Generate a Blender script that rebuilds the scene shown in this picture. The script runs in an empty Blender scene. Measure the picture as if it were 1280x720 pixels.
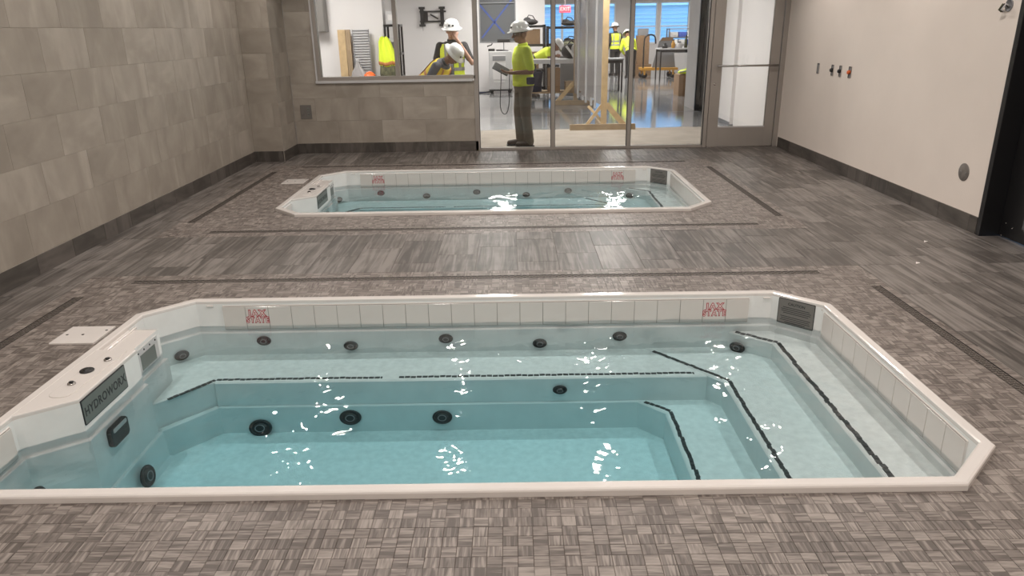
import bpy, bmesh, math, random
import numpy as np
from mathutils import Vector, Matrix
random.seed(7)
rng = np.random.default_rng(11)
S = bpy.context.scene
COL = S.collection
PI = math.pi

# ------------------------------------------------------------------ camera
CAM_H = 1.62
F_PX, YAW, PITCH, ROLL = 916.37, -0.004288, 0.3395, -0.016482
def cam_axes():
    fwd = Vector((math.sin(YAW)*math.cos(PITCH), math.cos(YAW)*math.cos(PITCH), -math.sin(PITCH)))
    right = Vector((math.cos(YAW), -math.sin(YAW), 0)); up = right.cross(fwd)
    r = right*math.cos(ROLL) + up*math.sin(ROLL); u = -right*math.sin(ROLL) + up*math.cos(ROLL)
    return r, u, fwd
cam_d = bpy.data.cameras.new('camera'); cam = bpy.data.objects.new('camera', cam_d); COL.objects.link(cam)
r_, u_, f_ = cam_axes()
cam.matrix_world = Matrix(((r_.x, u_.x, -f_.x, 0), (r_.y, u_.y, -f_.y, 0), (r_.z, u_.z, -f_.z, CAM_H), (0, 0, 0, 1)))
cam_d.sensor_width = 36; cam_d.lens = F_PX/1280*36; cam_d.clip_start = .05; cam_d.clip_end = 200
S.camera = cam

# ------------------------------------------------------------------ world, exposure
S.view_settings.view_transform = 'Standard'; S.view_settings.look = 'None'
S.view_settings.gamma = 1; S.view_settings.use_curve_mapping = False
S.view_settings.exposure = 0.1
S.cycles.use_denoising = True
S.cycles.max_bounces = 10; S.cycles.diffuse_bounces = 5; S.cycles.transparent_max_bounces = 24
S.cycles.caustics_reflective = False; S.cycles.caustics_refractive = False
S.cycles.sample_clamp_indirect = 6
W = bpy.data.worlds.new('world'); S.world = W; W.use_nodes = True
W.node_tree.nodes['Background'].inputs[0].default_value = (.27, .56, 1, 1)
W.node_tree.nodes['Background'].inputs[1].default_value = 3.0
CEIL = 2.75
DOWN_W = 41.5          # watt of each recessed downlight
HALL_W = 58.0          # watt of each ceiling panel in the hall beyond the glass
WARM = (1, .915, .855)

# ------------------------------------------------------------------ materials
def new_mat(name):
    m = bpy.data.materials.new(name); m.use_nodes = True
    return m, m.node_tree.nodes, m.node_tree.links, m.node_tree.nodes['Principled BSDF']
def mat(name, c, rough=.5, metal=0, spec=.5, var=0, scale=6, bump=0, bscale=60, coat=0, emit=None, est=0):
    m, n, l, b = new_mat(name)
    b.inputs['Base Color'].default_value = (*c, 1); b.inputs['Roughness'].default_value = rough
    b.inputs['Metallic'].default_value = metal; b.inputs['Specular IOR Level'].default_value = spec
    b.inputs['Coat Weight'].default_value = coat; b.inputs['Coat Roughness'].default_value = .06
    if emit:
        b.inputs['Emission Color'].default_value = (*emit, 1); b.inputs['Emission Strength'].default_value = est
    tc = n.new('ShaderNodeTexCoord')
    if var:
        t = n.new('ShaderNodeTexNoise'); t.inputs['Scale'].default_value = scale; t.inputs['Detail'].default_value = 5
        r = n.new('ShaderNodeMapRange'); r.inputs[1].default_value = .3; r.inputs[2].default_value = .7
        r.inputs[3].default_value = 1-var; r.inputs[4].default_value = 1+var
        x = n.new('ShaderNodeMix'); x.data_type = 'RGBA'; x.blend_type = 'MULTIPLY'; x.inputs[0].default_value = 1
        x.inputs[6].default_value = (*c, 1)
        l.new(tc.outputs['Object'], t.inputs['Vector']); l.new(t.outputs[0], r.inputs[0]); l.new(r.outputs[0], x.inputs[7]); l.new(x.outputs[2], b.inputs['Base Color'])
    if bump:
        t2 = n.new('ShaderNodeTexNoise'); t2.inputs['Scale'].default_value = bscale; t2.inputs['Detail'].default_value = 3
        bp = n.new('ShaderNodeBump'); bp.inputs['Strength'].default_value = bump; bp.inputs['Distance'].default_value = .01
        l.new(tc.outputs['Object'], t2.inputs['Vector']); l.new(t2.outputs[0], bp.inputs['Height']); l.new(bp.outputs[0], b.inputs['Normal'])
    return m
def grain_mat(name, dark, mid, light, su, sv, rough, tint_amt, detail=4, dist=1.2, lo=.32, hi=.7, spec=.5):
    """vein-cut stone/porcelain: streaks along u of the UV map, piece-to-piece shift from the 'tint' attribute"""
    m, n, l, b = new_mat(name)
    uv = n.new('ShaderNodeUVMap'); mp = n.new('ShaderNodeMapping'); mp.inputs['Scale'].default_value = (su, sv, 1)
    t = n.new('ShaderNodeTexNoise'); t.inputs['Scale'].default_value = 1; t.inputs['Detail'].default_value = detail; t.inputs['Distortion'].default_value = dist
    t3 = n.new('ShaderNodeTexNoise'); t3.inputs['Scale'].default_value = 5; t3.inputs['Detail'].default_value = 3
    at = n.new('ShaderNodeAttribute'); at.attribute_name = 'tint'
    ma = n.new('ShaderNodeMath'); ma.operation = 'MULTIPLY_ADD'; ma.inputs[1].default_value = tint_amt; ma.inputs[2].default_value = -tint_amt*.5
    mb = n.new('ShaderNodeMath'); mb.operation = 'ADD'
    mc = n.new('ShaderNodeMath'); mc.operation = 'MULTIPLY_ADD'; mc.inputs[1].default_value = .35; mc.inputs[2].default_value = -.175
    md = n.new('ShaderNodeMath'); md.operation = 'ADD'
    cr = n.new('ShaderNodeValToRGB'); e = cr.color_ramp.elements
    e[0].position = lo; e[0].color = (*dark, 1); e[1].position = hi; e[1].color = (*light, 1)
    k = e.new((lo+hi)/2); k.color = (*mid, 1)
    l.new(uv.outputs[0], mp.inputs[0]); l.new(mp.outputs[0], t.inputs['Vector']); l.new(uv.outputs[0], t3.inputs['Vector'])
    l.new(at.outputs['Fac'], ma.inputs[0]); l.new(t.outputs[0], mb.inputs[0]); l.new(ma.outputs[0], mb.inputs[1])
    l.new(t3.outputs[0], mc.inputs[0]); l.new(mb.outputs[0], md.inputs[0]); l.new(mc.outputs[0], md.inputs[1])
    l.new(md.outputs[0], cr.inputs[0]); l.new(cr.outputs[0], b.inputs['Base Color'])
    b.inputs['Roughness'].default_value = rough; b.inputs['Specular IOR Level'].default_value = spec
    return m
def glass_mat(name, tint=(1, 1, 1), ior=1.45, rough=.0):
    m, n, l, b = new_mat(name); n.remove(b)
    o = n['Material Output']; tr = n.new('ShaderNodeBsdfTransparent'); tr.inputs[0].default_value = (*tint, 1)
    g = n.new('ShaderNodeBsdfGlossy'); g.inputs['Roughness'].default_value = rough; g.inputs[0].default_value = (1, 1, 1, 1)
    fr = n.new('ShaderNodeFresnel'); fr.inputs[0].default_value = ior; mx = n.new('ShaderNodeMixShader')
    l.new(fr.outputs[0], mx.inputs[0]); l.new(tr.outputs[0], mx.inputs[1]); l.new(g.outputs[0], mx.inputs[2]); l.new(mx.outputs[0], o.inputs[0])
    return m
M = {}
M['plank'] = grain_mat('plank_porcelain', (.074, .065, .058), (.140, .125, .113), (.232, .209, .192), 1.5, 24, .42, .22, lo=.34, hi=.68)
M['mosaic'] = grain_mat('mosaic_porcelain', (.100, .083, .073), (.187, .160, .143), (.305, .268, .24), 4.5, 52, .45, .16, lo=.35, hi=.67)
M['walltile'] = grain_mat('wall_porcelain', (.285, .252, .212), (.345, .308, .262), (.425, .382, .33), 2.0, 4.2, .5, .20, detail=6, dist=.7, lo=.28, hi=.74)
M['basetile'] = grain_mat('base_porcelain', (.055, .048, .042), (.085, .075, .066), (.12, .105, .094), 2, 10, .5, .3)
M['grout'] = mat('floor_grout', (.155, .135, .122), .9, var=.1)
M['wgrout'] = mat('wall_grout', (.37, .335, .29), .9)
M['plaster'] = mat('painted_plaster', (.80, .725, .66), .75, var=.025, scale=2, bump=.05, bscale=90)
M['white_wall'] = mat('white_paint', (.72, .69, .68), .7, var=.02, scale=1.5)
M['ceiling'] = mat('ceiling_paint', (.62, .60, .57), .9)
M['acrylic'] = mat('white_acrylic', (.71, .675, .645), .14, spec=.5, coat=.3, var=.02, scale=3)
M['basin'] = mat('basin_acrylic', (.80, .80, .785), .35, var=.035, scale=9)
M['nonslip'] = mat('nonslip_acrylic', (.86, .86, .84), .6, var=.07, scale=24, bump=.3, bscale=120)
M['bandtile'] = mat('band_tile_glaze', (.67, .63, .595), .12, var=.02, scale=4)
M['bandgrout'] = mat('band_grout', (.30, .28, .26), .8)
M['black'] = mat('black_plastic', (.012, .012, .013), .35)
M['blacktile'] = mat('black_stripe_tile', (.018, .018, .019), .4, var=.3, scale=40)
M['darkmetal'] = mat('dark_metal', (.03, .028, .028), .4, metal=.6)
M['alu'] = mat('clear_anodised_aluminium', (.36, .33, .30), .42, metal=.35, var=.03, scale=3)
M['chrome'] = mat('brushed_steel', (.5, .48, .46), .25, metal=1)
M['drain'] = mat('drain_dark', (.035, .03, .027), .6)
M['drainlight'] = mat('drain_grate_bead', (.085, .072, .062), .5, var=.3, scale=50)
M['red'] = mat('red_print', (.42, .035, .05), .5)
M['whiteprint'] = mat('white_print', (.8, .76, .73), .5)
M['darkprint'] = mat('dark_print', (.025, .025, .025), .5)
M['plaque'] = mat('grey_plaque', (.19, .20, .185), .3, metal=.3)
M['sign'] = mat('grey_sign_plate', (.17, .158, .145), .4)
M['glass'] = glass_mat('clear_glass', (.96, .975, .97))
M['dark_glass'] = mat('dark_glass', (.10, .105, .11), .12, spec=.6)
M['concrete'] = mat('polished_concrete', (.27, .265, .265), .09, var=.18, scale=1.2, bump=.02, bscale=8)
M['dust'] = mat('dusty_floor_paper', (.30, .258, .217), .85, var=.12, scale=3)
M['pine'] = mat('pine_timber', (.52, .37, .20), .65, var=.14, scale=9)
M['pine2'] = mat('darker_timber', (.33, .235, .14), .7, var=.15, scale=9)
M['card'] = mat('cardboard', (.27, .165, .09), .85, var=.1, scale=12)
M['hivis'] = mat('hi_vis_yellow', (.78, .93, .05), .7, bump=.25, bscale=28)
M['hivis_o'] = mat('hi_vis_yellow_orange', (.80, .60, .03), .7, bump=.25, bscale=28)
M['band'] = mat('reflective_band', (.33, .33, .31), .45)
M['band_o'] = mat('orange_band', (.50, .20, .06), .6)
M['skin'] = mat('skin_medium', (.30, .155, .095), .55, var=.06, scale=12)
M['skin2'] = mat('skin_light', (.46, .27, .20), .55, var=.06, scale=12)
M['skin3'] = mat('skin_brown', (.26, .125, .07), .55, var=.06, scale=12)
M['hair'] = mat('dark_hair', (.015, .012, .01), .7)
M['khaki'] = mat('khaki_cloth', (.165, .135, .10), .85, var=.12, scale=10, bump=.4, bscale=16)
M['navy'] = mat('navy_cloth', (.02, .025, .055), .85, var=.1, bump=.3, bscale=18)
M['blackcloth'] = mat('black_cloth', (.02, .019, .02), .85, bump=.3, bscale=18)
M['greycloth'] = mat('grey_cloth', (.10, .105, .12), .85, var=.1, bump=.3, bscale=18)
M['boot'] = mat('boot_leather', (.06, .04, .028), .6)
M['helmet'] = mat('white_hard_hat', (.80, .79, .77), .22, coat=.4)
M['lightgrey'] = mat('light_grey_plastic', (.55, .54, .54), .4)
M['midgrey'] = mat('mid_grey_paint', (.22, .22, .23), .5)
M['orange'] = mat('orange_plastic', (.75, .14, .03), .45)
M['amber'] = mat('amber_steel', (.55, .27, .03), .5)
M['bluebin'] = mat('blue_bin', (.05, .10, .42), .5)
M['bluetape'] = mat('blue_tape', (.04, .08, .30), .6)
M['camo'] = mat('camo_cloth', (.10, .10, .055), .85, var=.5, scale=18)
M['siding'] = mat('building_siding', (.55, .66, .72), .7)
M['siding_white'] = mat('building_trim', (.85, .88, .9), .7)
M['ground'] = mat('outside_ground', (.4, .4, .38), .9)
M['sheet'] = None
m, n, l, b = new_mat('translucent_sheet'); b.inputs['Base Color'].default_value = (.40, .38, .375, 1); b.inputs['Roughness'].default_value = .25; b.inputs['Alpha'].default_value = .8; M['sheet'] = m
m, n, l, b = new_mat('lamp_lens'); b.inputs['Emission Color'].default_value = (*WARM, 1); b.inputs['Emission Strength'].default_value = 45; b.inputs['Base Color'].default_value = (.8, .8, .8, 1); M['lens'] = m
m, n, l, b = new_mat('panel_lens'); b.inputs['Emission Color'].default_value = (1, .97, .93, 1); b.inputs['Emission Strength'].default_value = 14; M['lens2'] = m
m, n, l, b = new_mat('exit_red'); b.inputs['Base Color'].default_value = (.8, .03, .05, 1); b.inputs['Emission Color'].default_value = (1, .06, .1, 1); b.inputs['Emission Strength'].default_value = 1.2; M['exit'] = m
# water: clear surface with Fresnel reflection, light absorbed with depth
m, n, l, b = new_mat('pool_water'); n.remove(b); o = n['Material Output']
tr = n.new('ShaderNodeBsdfTransparent'); g = n.new('ShaderNodeBsdfGlossy'); g.inputs['Roughness'].default_value = .03; g.inputs[0].default_value = (1, 1, 1, 1)
fr = n.new('ShaderNodeFresnel'); fr.inputs[0].default_value = 1.33; mx = n.new('ShaderNodeMixShader')
l.new(fr.outputs[0], mx.inputs[0]); l.new(tr.outputs[0], mx.inputs[1]); l.new(g.outputs[0], mx.inputs[2]); l.new(mx.outputs[0], o.inputs[0])
tcw = n.new('ShaderNodeTexCoord'); nz = n.new('ShaderNodeTexNoise'); nz.inputs['Scale'].default_value = 20; nz.inputs['Detail'].default_value = 1; nz.inputs['Distortion'].default_value = .6
bw = n.new('ShaderNodeBump'); bw.inputs['Strength'].default_value = .05; bw.inputs['Distance'].default_value = .01
l.new(tcw.outputs['Object'], nz.inputs['Vector']); l.new(nz.outputs[0], bw.inputs['Height']); l.new(bw.outputs[0], g.inputs['Normal'])
va = n.new('ShaderNodeVolumeAbsorption'); va.inputs[0].default_value = (.16, .74, .84, 1); va.inputs[1].default_value = .74
l.new(va.outputs[0], o.inputs['Volume']); M['water'] = m

# ------------------------------------------------------------------ mesh builder
class MB:
    def __init__(s): s.v = []; s.f = []; s.uv = []; s.t = []; s.sm = []
    def add(s, verts, faces, smooth=False, uvs=None, tint=.5):
        k = len(s.v); s.v += [tuple(p) for p in verts]; s.t += [tint]*len(verts)
        for i, f in enumerate(faces):
            s.f.append([k+j for j in f]); s.sm.append(smooth)
            s.uv.append([uvs[j] for j in f] if uvs else None)
        return s
    def box(s, x0, x1, y0, y1, z0, z1, m=None):
        vs = [Vector((x, y, z)) for z in (z0, z1) for y in (y0, y1) for x in (x0, x1)]
        if m is not None: vs = [m @ p for p in vs]
        return s.add(vs, [(0, 2, 3, 1), (4, 5, 7, 6), (0, 1, 5, 4), (2, 6, 7, 3), (0, 4, 6, 2), (1, 3, 7, 5)])
    def bar(s, p0, p1, w, h, up=(0, 0, 1)):
        """square bar from p0 to p1, w across, h along 'up'"""
        p0 = Vector(p0); p1 = Vector(p1); d = (p1-p0).normalized(); a = d.cross(Vector(up))
        a = a.normalized() if a.length > 1e-6 else Vector((1, 0, 0)); c = a.cross(d).normalized()
        vs = [p+a*i*w/2+c*j*h/2 for p in (p0, p1) for i, j in ((-1, -1), (1, -1), (1, 1), (-1, 1))]
        return s.add(vs, [(3, 2, 1, 0), (4, 5, 6, 7), (0, 1, 5, 4), (1, 2, 6, 5), (2, 3, 7, 6), (3, 0, 4, 7)])
    def prism(s, poly, z0, z1, m=None, bottom=True):
        n = len(poly); vs = [Vector((x, y, z0)) for x, y in poly]+[Vector((x, y, z1)) for x, y in poly]
        if m is not None: vs = [m @ p for p in vs]
        fs = [tuple(range(n, 2*n))]+[(i, (i+1) % n, n+(i+1) % n, n+i) for i in range(n)]
        if bottom: fs.append(tuple(range(n-1, -1, -1)))
        return s.add(vs, fs)
    def loft(s, rings, smooth=True, cap=True):
        n = len(rings[0]); vs = [p for r in rings for p in r]; fs = []
        for k in range(len(rings)-1):
            for i in range(n): fs.append((k*n+i, k*n+(i+1) % n, (k+1)*n+(i+1) % n, (k+1)*n+i))
        if cap: fs += [tuple(range(n-1, -1, -1)), tuple(range((len(rings)-1)*n, len(rings)*n))]
        return s.add(vs, fs, smooth)
    def tube(s, pts, r, n=10, smooth=True):
        pts = [Vector(p) for p in pts]; rs = r if isinstance(r, (list, tuple)) else [r]*len(pts); rings = []
        prev = None
        for i, p in enumerate(pts):
            d = (pts[min(i+1, len(pts)-1)]-pts[max(i-1, 0)]).normalized()
            a = d.orthogonal().normalized() if prev is None else (prev-d*prev.dot(d)).normalized()
            prev = a; c = d.cross(a)
            rings.append([p+(a*math.cos(2*PI*k/n)+c*math.sin(2*PI*k/n))*rs[i] for k in range(n)])
        return s.loft(rings, smooth)
    def lathe(s, prof, n=20, m=None, smooth=True, cap=True):
        rings = [[Vector((r*math.cos(2*PI*k/n), r*math.sin(2*PI*k/n), z)) for k in range(n)] for r, z in prof]
        if m is not None: rings = [[m @ p for p in r] for r in rings]
        return s.loft(rings, smooth, cap)
    def ell(s, c, r, n=14, m=None):
        c = Vector(c); rings = []
        for i in range(1, n):
            a = PI*i/n
            ring = [Vector((r[0]*math.sin(a)*math.cos(2*PI*k/n), r[1]*math.sin(a)*math.sin(2*PI*k/n), -r[2]*math.cos(a))) for k in range(n)]
            rings.append([c+((m @ p) if m is not None else p) for p in ring])
        return s.loft(rings)
    def cap(s, p0, p1, r0, r1, n=12):
        p0 = Vector(p0); p1 = Vector(p1)
        s.ell(p0, (r0,)*3, n); s.ell(p1, (r1,)*3, n); s.tube([p0, p1], [r0*.98, r1*.98], n)
        return s
    def tile(s, poly, z, th, ch=0.0, tint=.5, uvo=(0, 0), rot=False):
        """a flat piece: poly CCW in the xy plane, top at z"""
        n = len(poly); cx = sum(p[0] for p in poly)/n; cy = sum(p[1] for p in poly)/n
        def uvf(x, y): return (y+uvo[0], x+uvo[1]) if rot else (x+uvo[0], y+uvo[1])
        vs = []; fs = []
        if ch:
            def ins(p):
                dx, dy = cx-p[0], cy-p[1]; L = math.hypot(dx, dy) or 1
                return (p[0]+dx/L*ch*1.4, p[1]+dy/L*ch*1.4)
            top = [ins(p) for p in poly]; vs += [(x, y, z) for x, y in top]; vs += [(x, y, z-ch) for x, y in poly]; vs += [(x, y, z-th) for x, y in poly]
            fs = [tuple(range(n))]
            for k in (0, n): fs += [(k+n+i, k+n+(i+1) % n, k+(i+1) % n, k+i) for i in range(n)]
        else:
            vs += [(x, y, z) for x, y in poly]; vs += [(x, y, z-th) for x, y in poly]
            fs = [tuple(range(n))]+[(n+i, n+(i+1) % n, (i+1) % n, i) for i in range(n)]
        return s.add(vs, fs, False, [uvf(p[0], p[1]) for p in vs], tint)
    def mesh(s, name, material=None):
        me = bpy.data.meshes.new(name); me.from_pydata(s.v, [], s.f)
        if any(s.sm): me.polygons.foreach_set('use_smooth', s.sm)
        if any(u is not None for u in s.uv):
            uvl = me.uv_layers.new(name='UVMap'); flat = []
            for f, u in zip(s.f, s.uv):
                for k in range(len(f)): flat += (u[k] if u else (0, 0))
            uvl.data.foreach_set('uv', flat)
            at = me.attributes.new('tint', 'FLOAT', 'POINT'); at.data.foreach_set('value', s.t)
        if material: me.materials.append(M[material] if isinstance(material, str) else material)
        me.update(); return me
def link(name, me, parent=None, mw=None, loc=None):
    o = bpy.data.objects.new(name, me); COL.objects.link(o); o.parent = parent
    if mw is not None: o.matrix_local = mw
    if loc is not None: o.location = loc
    return o
def obj(name, mb, material, parent=None, bevel=0, mw=None, loc=None):
    o = link(name, mb.mesh(name, material), parent, mw, loc)
    if bevel:
        b = o.modifiers.new('bevel', 'BEVEL'); b.width = bevel; b.segments = 2; b.limit_method = 'ANGLE'; b.angle_limit = math.radians(40)
    return o
def tag(o, label, cat, group=None):
    o['label'] = label; o['category'] = cat
    if group: o['group'] = group
    return o
def thing(name, label, cat, loc=(0, 0, 0), rz=0, group=None):
    o = bpy.data.objects.new(name, None); COL.objects.link(o); o.location = loc; o.rotation_euler = (0, 0, rz); o.empty_display_size = .1
    return tag(o, label, cat, group)
def struct(o): o['kind'] = 'structure'; return o
def stuff(o): o['kind'] = 'stuff'; return o
def copy_tree(o, parent=None):
    c = o.copy(); COL.objects.link(c); c.parent = parent
    for ch in list(o.children): copy_tree(ch, c)
    return c
def frame(origin, u, v):
    u = Vector(u).normalized(); v = Vector(v).normalized(); w = u.cross(v)
    return Matrix(((u.x, v.x, w.x, origin[0]), (u.y, v.y, w.y, origin[1]), (u.z, v.z, w.z, origin[2]), (0, 0, 0, 1)))
def text(name, s, size, material, parent, mw, offset=0, extrude=.0008, align='CENTER', sx=1, spacing=1, line=1):
    cu = bpy.data.curves.new(name, 'FONT'); cu.body = s; cu.size = size; cu.offset = offset; cu.extrude = extrude
    cu.align_x = align; cu.align_y = 'CENTER'; cu.space_character = spacing; cu.space_line = line; cu.resolution_u = 3
    t = bpy.data.objects.new('tmp', cu); COL.objects.link(t)
    dg = bpy.context.evaluated_depsgraph_get(); me = bpy.data.meshes.new_from_object(t.evaluated_get(dg))
    bpy.data.objects.remove(t); me.name = name; me.materials.clear(); me.materials.append(M[material])
    me.transform(Matrix.Diagonal((sx, 1, 1, 1)))
    return link(name, me, parent, mw)
# ---- polygons
def clip(poly, a, b, c):
    out = []; n = len(poly)
    for i in range(n):
        p, q = poly[i], poly[(i+1) % n]; dp = a*p[0]+b*p[1]-c; dq = a*q[0]+b*q[1]-c
        if dp <= 1e-9: out.append(p)
        if (dp < -1e-9 and dq > 1e-9) or (dp > 1e-9 and dq < -1e-9):
            t = dp/(dp-dq); out.append((p[0]+(q[0]-p[0])*t, p[1]+(q[1]-p[1])*t))
    return out
def area(p): return .5*sum(p[i][0]*p[(i+1) % len(p)][1]-p[(i+1) % len(p)][0]*p[i][1] for i in range(len(p))) if len(p) > 2 else 0
def subtract(poly, hole):
    xs = [p[0] for p in poly]; ys = [p[1] for p in poly]; hx = [p[0] for p in hole]; hy = [p[1] for p in hole]
    if max(xs) <= min(hx) or min(xs) >= max(hx) or max(ys) <= min(hy) or min(ys) >= max(hy): return [poly]
    res = []; rem = poly
    for i in range(len(hole)):
        p, q = hole[i], hole[(i+1) % len(hole)]; a, b = q[1]-p[1], -(q[0]-p[0]); c = a*p[0]+b*p[1]
        out = clip(rem, -a, -b, -c)
        if area(out) > 2e-6: res.append(out)
        rem = clip(rem, a, b, c)
        if area(rem) < 1e-7: break
    return res
def subtract_all(poly, holes):
    ps = [poly]
    for h in holes: ps = [r for p in ps for r in subtract(p, h)]
    return ps
def rect(x0, x1, y0, y1): return [(x0, y0), (x1, y0), (x1, y1), (x0, y1)]
def octagon(x0, x1, y0, y1, c): return [(x0+c, y0), (x1-c, y0), (x1, y0+c), (x1, y1-c), (x1-c, y1), (x0+c, y1), (x0, y1-c), (x0, y0+c)]
def inset(poly, d):
    n = len(poly); out = []
    for i in range(n):
        p0, p1, p2 = Vector(poly[i-1]), Vector(poly[i]), Vector(poly[(i+1) % n])
        a = (p1-p0).normalized(); b = (p2-p1).normalized(); na = Vector((-a.y, a.x)); nb = Vector((-b.y, b.x))
        k = 1+na.dot(nb); q = p1+(na+nb)*(d/max(k, .3)); out.append((q.x, q.y))
    return out
def rrect(w, h, r, n=5):
    out = []
    for cx, cy, a0 in ((w/2-r, h/2-r, 0), (-w/2+r, h/2-r, PI/2), (-w/2+r, -h/2+r, PI), (w/2-r, -h/2+r, 1.5*PI)):
        for k in range(n+1): a = a0+PI/2*k/n; out.append((cx+r*math.cos(a), cy+r*math.sin(a)))
    return out

# ------------------------------------------------------------------ dimensions
XL, XR, YB, Y0 = -3.435, 3.73, 10.46, -1.6
POOL_X0, POOL_X1, CH = -2.30, 1.905, .26
NEAR_Y, FAR_Y, POOL_W = 2.281, 6.655, 2.11
FAR_SY = 1.05
near_oct = octagon(POOL_X0, POOL_X1, NEAR_Y, NEAR_Y+POOL_W, CH)
far_oct = octagon(POOL_X0, POOL_X1, FAR_Y, FAR_Y+POOL_W*FAR_SY, CH)
DW = .066
drains = [('h', -2.655, 2.11, 4.82), ('v', 1.3, 4.535, -2.87), ('v', 1.3, 4.53, 2.36), ('h', -2.64, 2.11, 6.155),
          ('v', 6.42, 8.95, 2.385), ('v', 6.50, 9.03, -2.945), ('h', -2.70, 2.19, 9.335)]
drain_rects = [rect(a, b, c-DW/2, c+DW/2) if k == 'h' else rect(c-DW/2, c+DW/2, a, b) for k, a, b, c in drains]
zone_near = (-3.0, 2.47, 1.2, 4.985); zone_far = (-3.05, 2.49, 6.0, 9.47)

# ------------------------------------------------------------------ floor
slab = MB()
holes = [inset(near_oct, .02), inset(far_oct, .02)]
for p in subtract_all(rect(XL, XR+.6, Y0, YB+.05), holes): slab.add([(x, y, -.003) for x, y in p], [tuple(range(len(p)))])
floor = struct(obj('floor', slab, 'grout'))
floor['label'] = 'grey vein-cut porcelain floor with mosaic zones around both pools'
TH = .0028
mb = MB(); mb.box(XL-.3, XR+.7, Y0-.3, YB+.4, -1.0, -.95)
for q in ((XL-.3, XL-.2, Y0-.3, YB+.4), (XR+.6, XR+.7, Y0-.3, YB+.4), (XL-.2, XR+.6, Y0-.3, Y0-.2), (XL-.2, XR+.6, YB+.3, YB+.4)): mb.box(q[0], q[1], q[2], q[3], -.95, -.01)
struct(obj('under_floor_light_block', mb, 'grout'))  # unseen box added below the floor to keep world light out
cut = [near_oct, far_oct]+drain_rects
# mosaic
PT = .0508; HALF = .0248
variants = []
for k in range(24):
    mb = MB(); rot = k % 2 == 1
    mb.tile(rect(-HALF, HALF, -HALF, HALF), 0, TH, .0012, random.random(), (random.uniform(0, 40), random.uniform(0, 40)), rot)
    variants.append(mb.mesh('mosaic_tile', 'mosaic'))
cells = []; field = MB()
def grid(zone, first):
    x0, x1, y0, y1 = zone; nx = int((x1-x0)/PT); ny = int((y1-y0)/PT)
    for j in range(ny):
        for i in range(nx):
            cx = x0+(i+.5)*PT; cy = y0+(j+.5)*PT
            ps = subtract_all(rect(cx-HALF, cx+HALF, cy-HALF, cy+HALF), cut)
            whole = len(ps) == 1 and len(ps[0]) == 4 and abs(area(ps[0])-(2*HALF)**2) < 1e-8
            d = Vector((cx, cy, -CAM_H)); z = d.dot(f_); px = 640+F_PX*d.dot(r_)/z; py = 360-F_PX*d.dot(u_)/z
            seen = first and whole and 5 < px < 1275 and py < 715
            cells.append((cy if seen else 99, cx, cy, ps))
grid(zone_near, True); grid(zone_far, False)
cells.sort(key=lambda c: c[0])
for k, (key, cx, cy, ps) in enumerate(cells):
    if k < 300 and key < 90:
        link('mosaic_tile', random.choice(variants), floor, loc=(cx, cy, 0))
    else:
        t = random.random(); uo = (random.uniform(0, 40), random.uniform(0, 40)); rt = random.random() < .5
        for p in ps: field.tile(p, 0, TH, 0, t, uo, rt)
stuff(obj('mosaic_field', field, 'mosaic', floor))
# planks (0.30 x 0.60, grain along y)
PW, PL, G = .3035, .607, .0015
pvars = []
for k in range(20):
    mb = MB(); mb.tile(rect(-PW/2+G, PW/2-G, -PL/2+G, PL/2-G), 0, TH, .001, random.random(), (random.uniform(0, 40), random.uniform(0, 40)), True)
    pvars.append(mb.mesh('floor_plank', 'plank'))
zones = [rect(zone_near[0], zone_near[0]+int((zone_near[1]-zone_near[0])/PT)*PT, zone_near[2], zone_near[2]+int((zone_near[3]-zone_near[2])/PT)*PT),
         rect(zone_far[0], zone_far[0]+int((zone_far[1]-zone_far[0])/PT)*PT, zone_far[2], zone_far[2]+int((zone_far[3]-zone_far[2])/PT)*PT)]
for i in range(-12, 14):
    for j in range(-1, 21):
        x0 = i*PW+.02; y0 = j*PL-.9+(i % 3)*PL/3
        x1, y1 = min(x0+PW, XR+.55), min(y0+PL, YB); xa, ya = max(x0, XL), max(y0, Y0)
        if x1-xa < .01 or y1-ya < .01: continue
        base = rect(xa+G, x1-G, ya+G, y1-G); ps = subtract_all(base, zones)
        if not ps: continue
        if ya+PL < 1.9 and ya > -1: pass
        if len(ps) == 1 and abs(area(ps[0])-(PW-2*G)*(PL-2*G)) < 1e-7:
            link('floor_plank', random.choice(pvars), floor, loc=(x0+PW/2, y0+PL/2, 0))
        else:
            mb = MB(); t = random.random(); uo = (random.uniform(0, 40), random.uniform(0, 40))
            for p in ps: mb.tile(p, 0, TH, 0, t, uo, True)
            obj('floor_plank', mb, 'plank', floor)

# ------------------------------------------------------------------ walls with tiles
tile_meshes = {}
def wall_tile_mesh(w, h, th, material, nvar=14):
    key = (round(w, 4), round(h, 4), material)
    if key not in tile_meshes:
        L = []
        for k in range(nvar):
            mb = MB(); mb.tile(rect(-w/2, w/2, -h/2, h/2), 0, th, .0012, random.random(), (random.uniform(0, 40), random.uniform(0, 40)), random.random() < .6)
            L.append(mb.mesh('tile', material))
        tile_meshes[key] = L
    return random.choice(tile_meshes[key])
def lay_tiles(parent, name, origin, u, v, length, zs, tw, material, gap=.0014, stagger=.5, th=.0024, skip=None):
    """courses between heights zs on the plane through origin; u along the wall, v up; faces along u x v"""
    u = Vector(u); v = Vector(v); o = Vector(origin)
    for r in range(len(zs)-1):
        z0, z1 = zs[r], zs[r+1]; s = -(tw*stagger)*(r % 2)
        while s < length-.005:
            a, b = max(s, 0), min(s+tw, length)
            if b-a > .012 and not (skip and skip(a, b, z0, z1)):
                me = wall_tile_mesh(b-a-gap, z1-z0-gap, th, material)
                link(name, me, parent, frame(o+u*((a+b)/2)+v*((z0+z1)/2), u, v))
            s += tw
COURSES = [.14+.3085*k for k in range(9)]+[CEIL]
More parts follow.
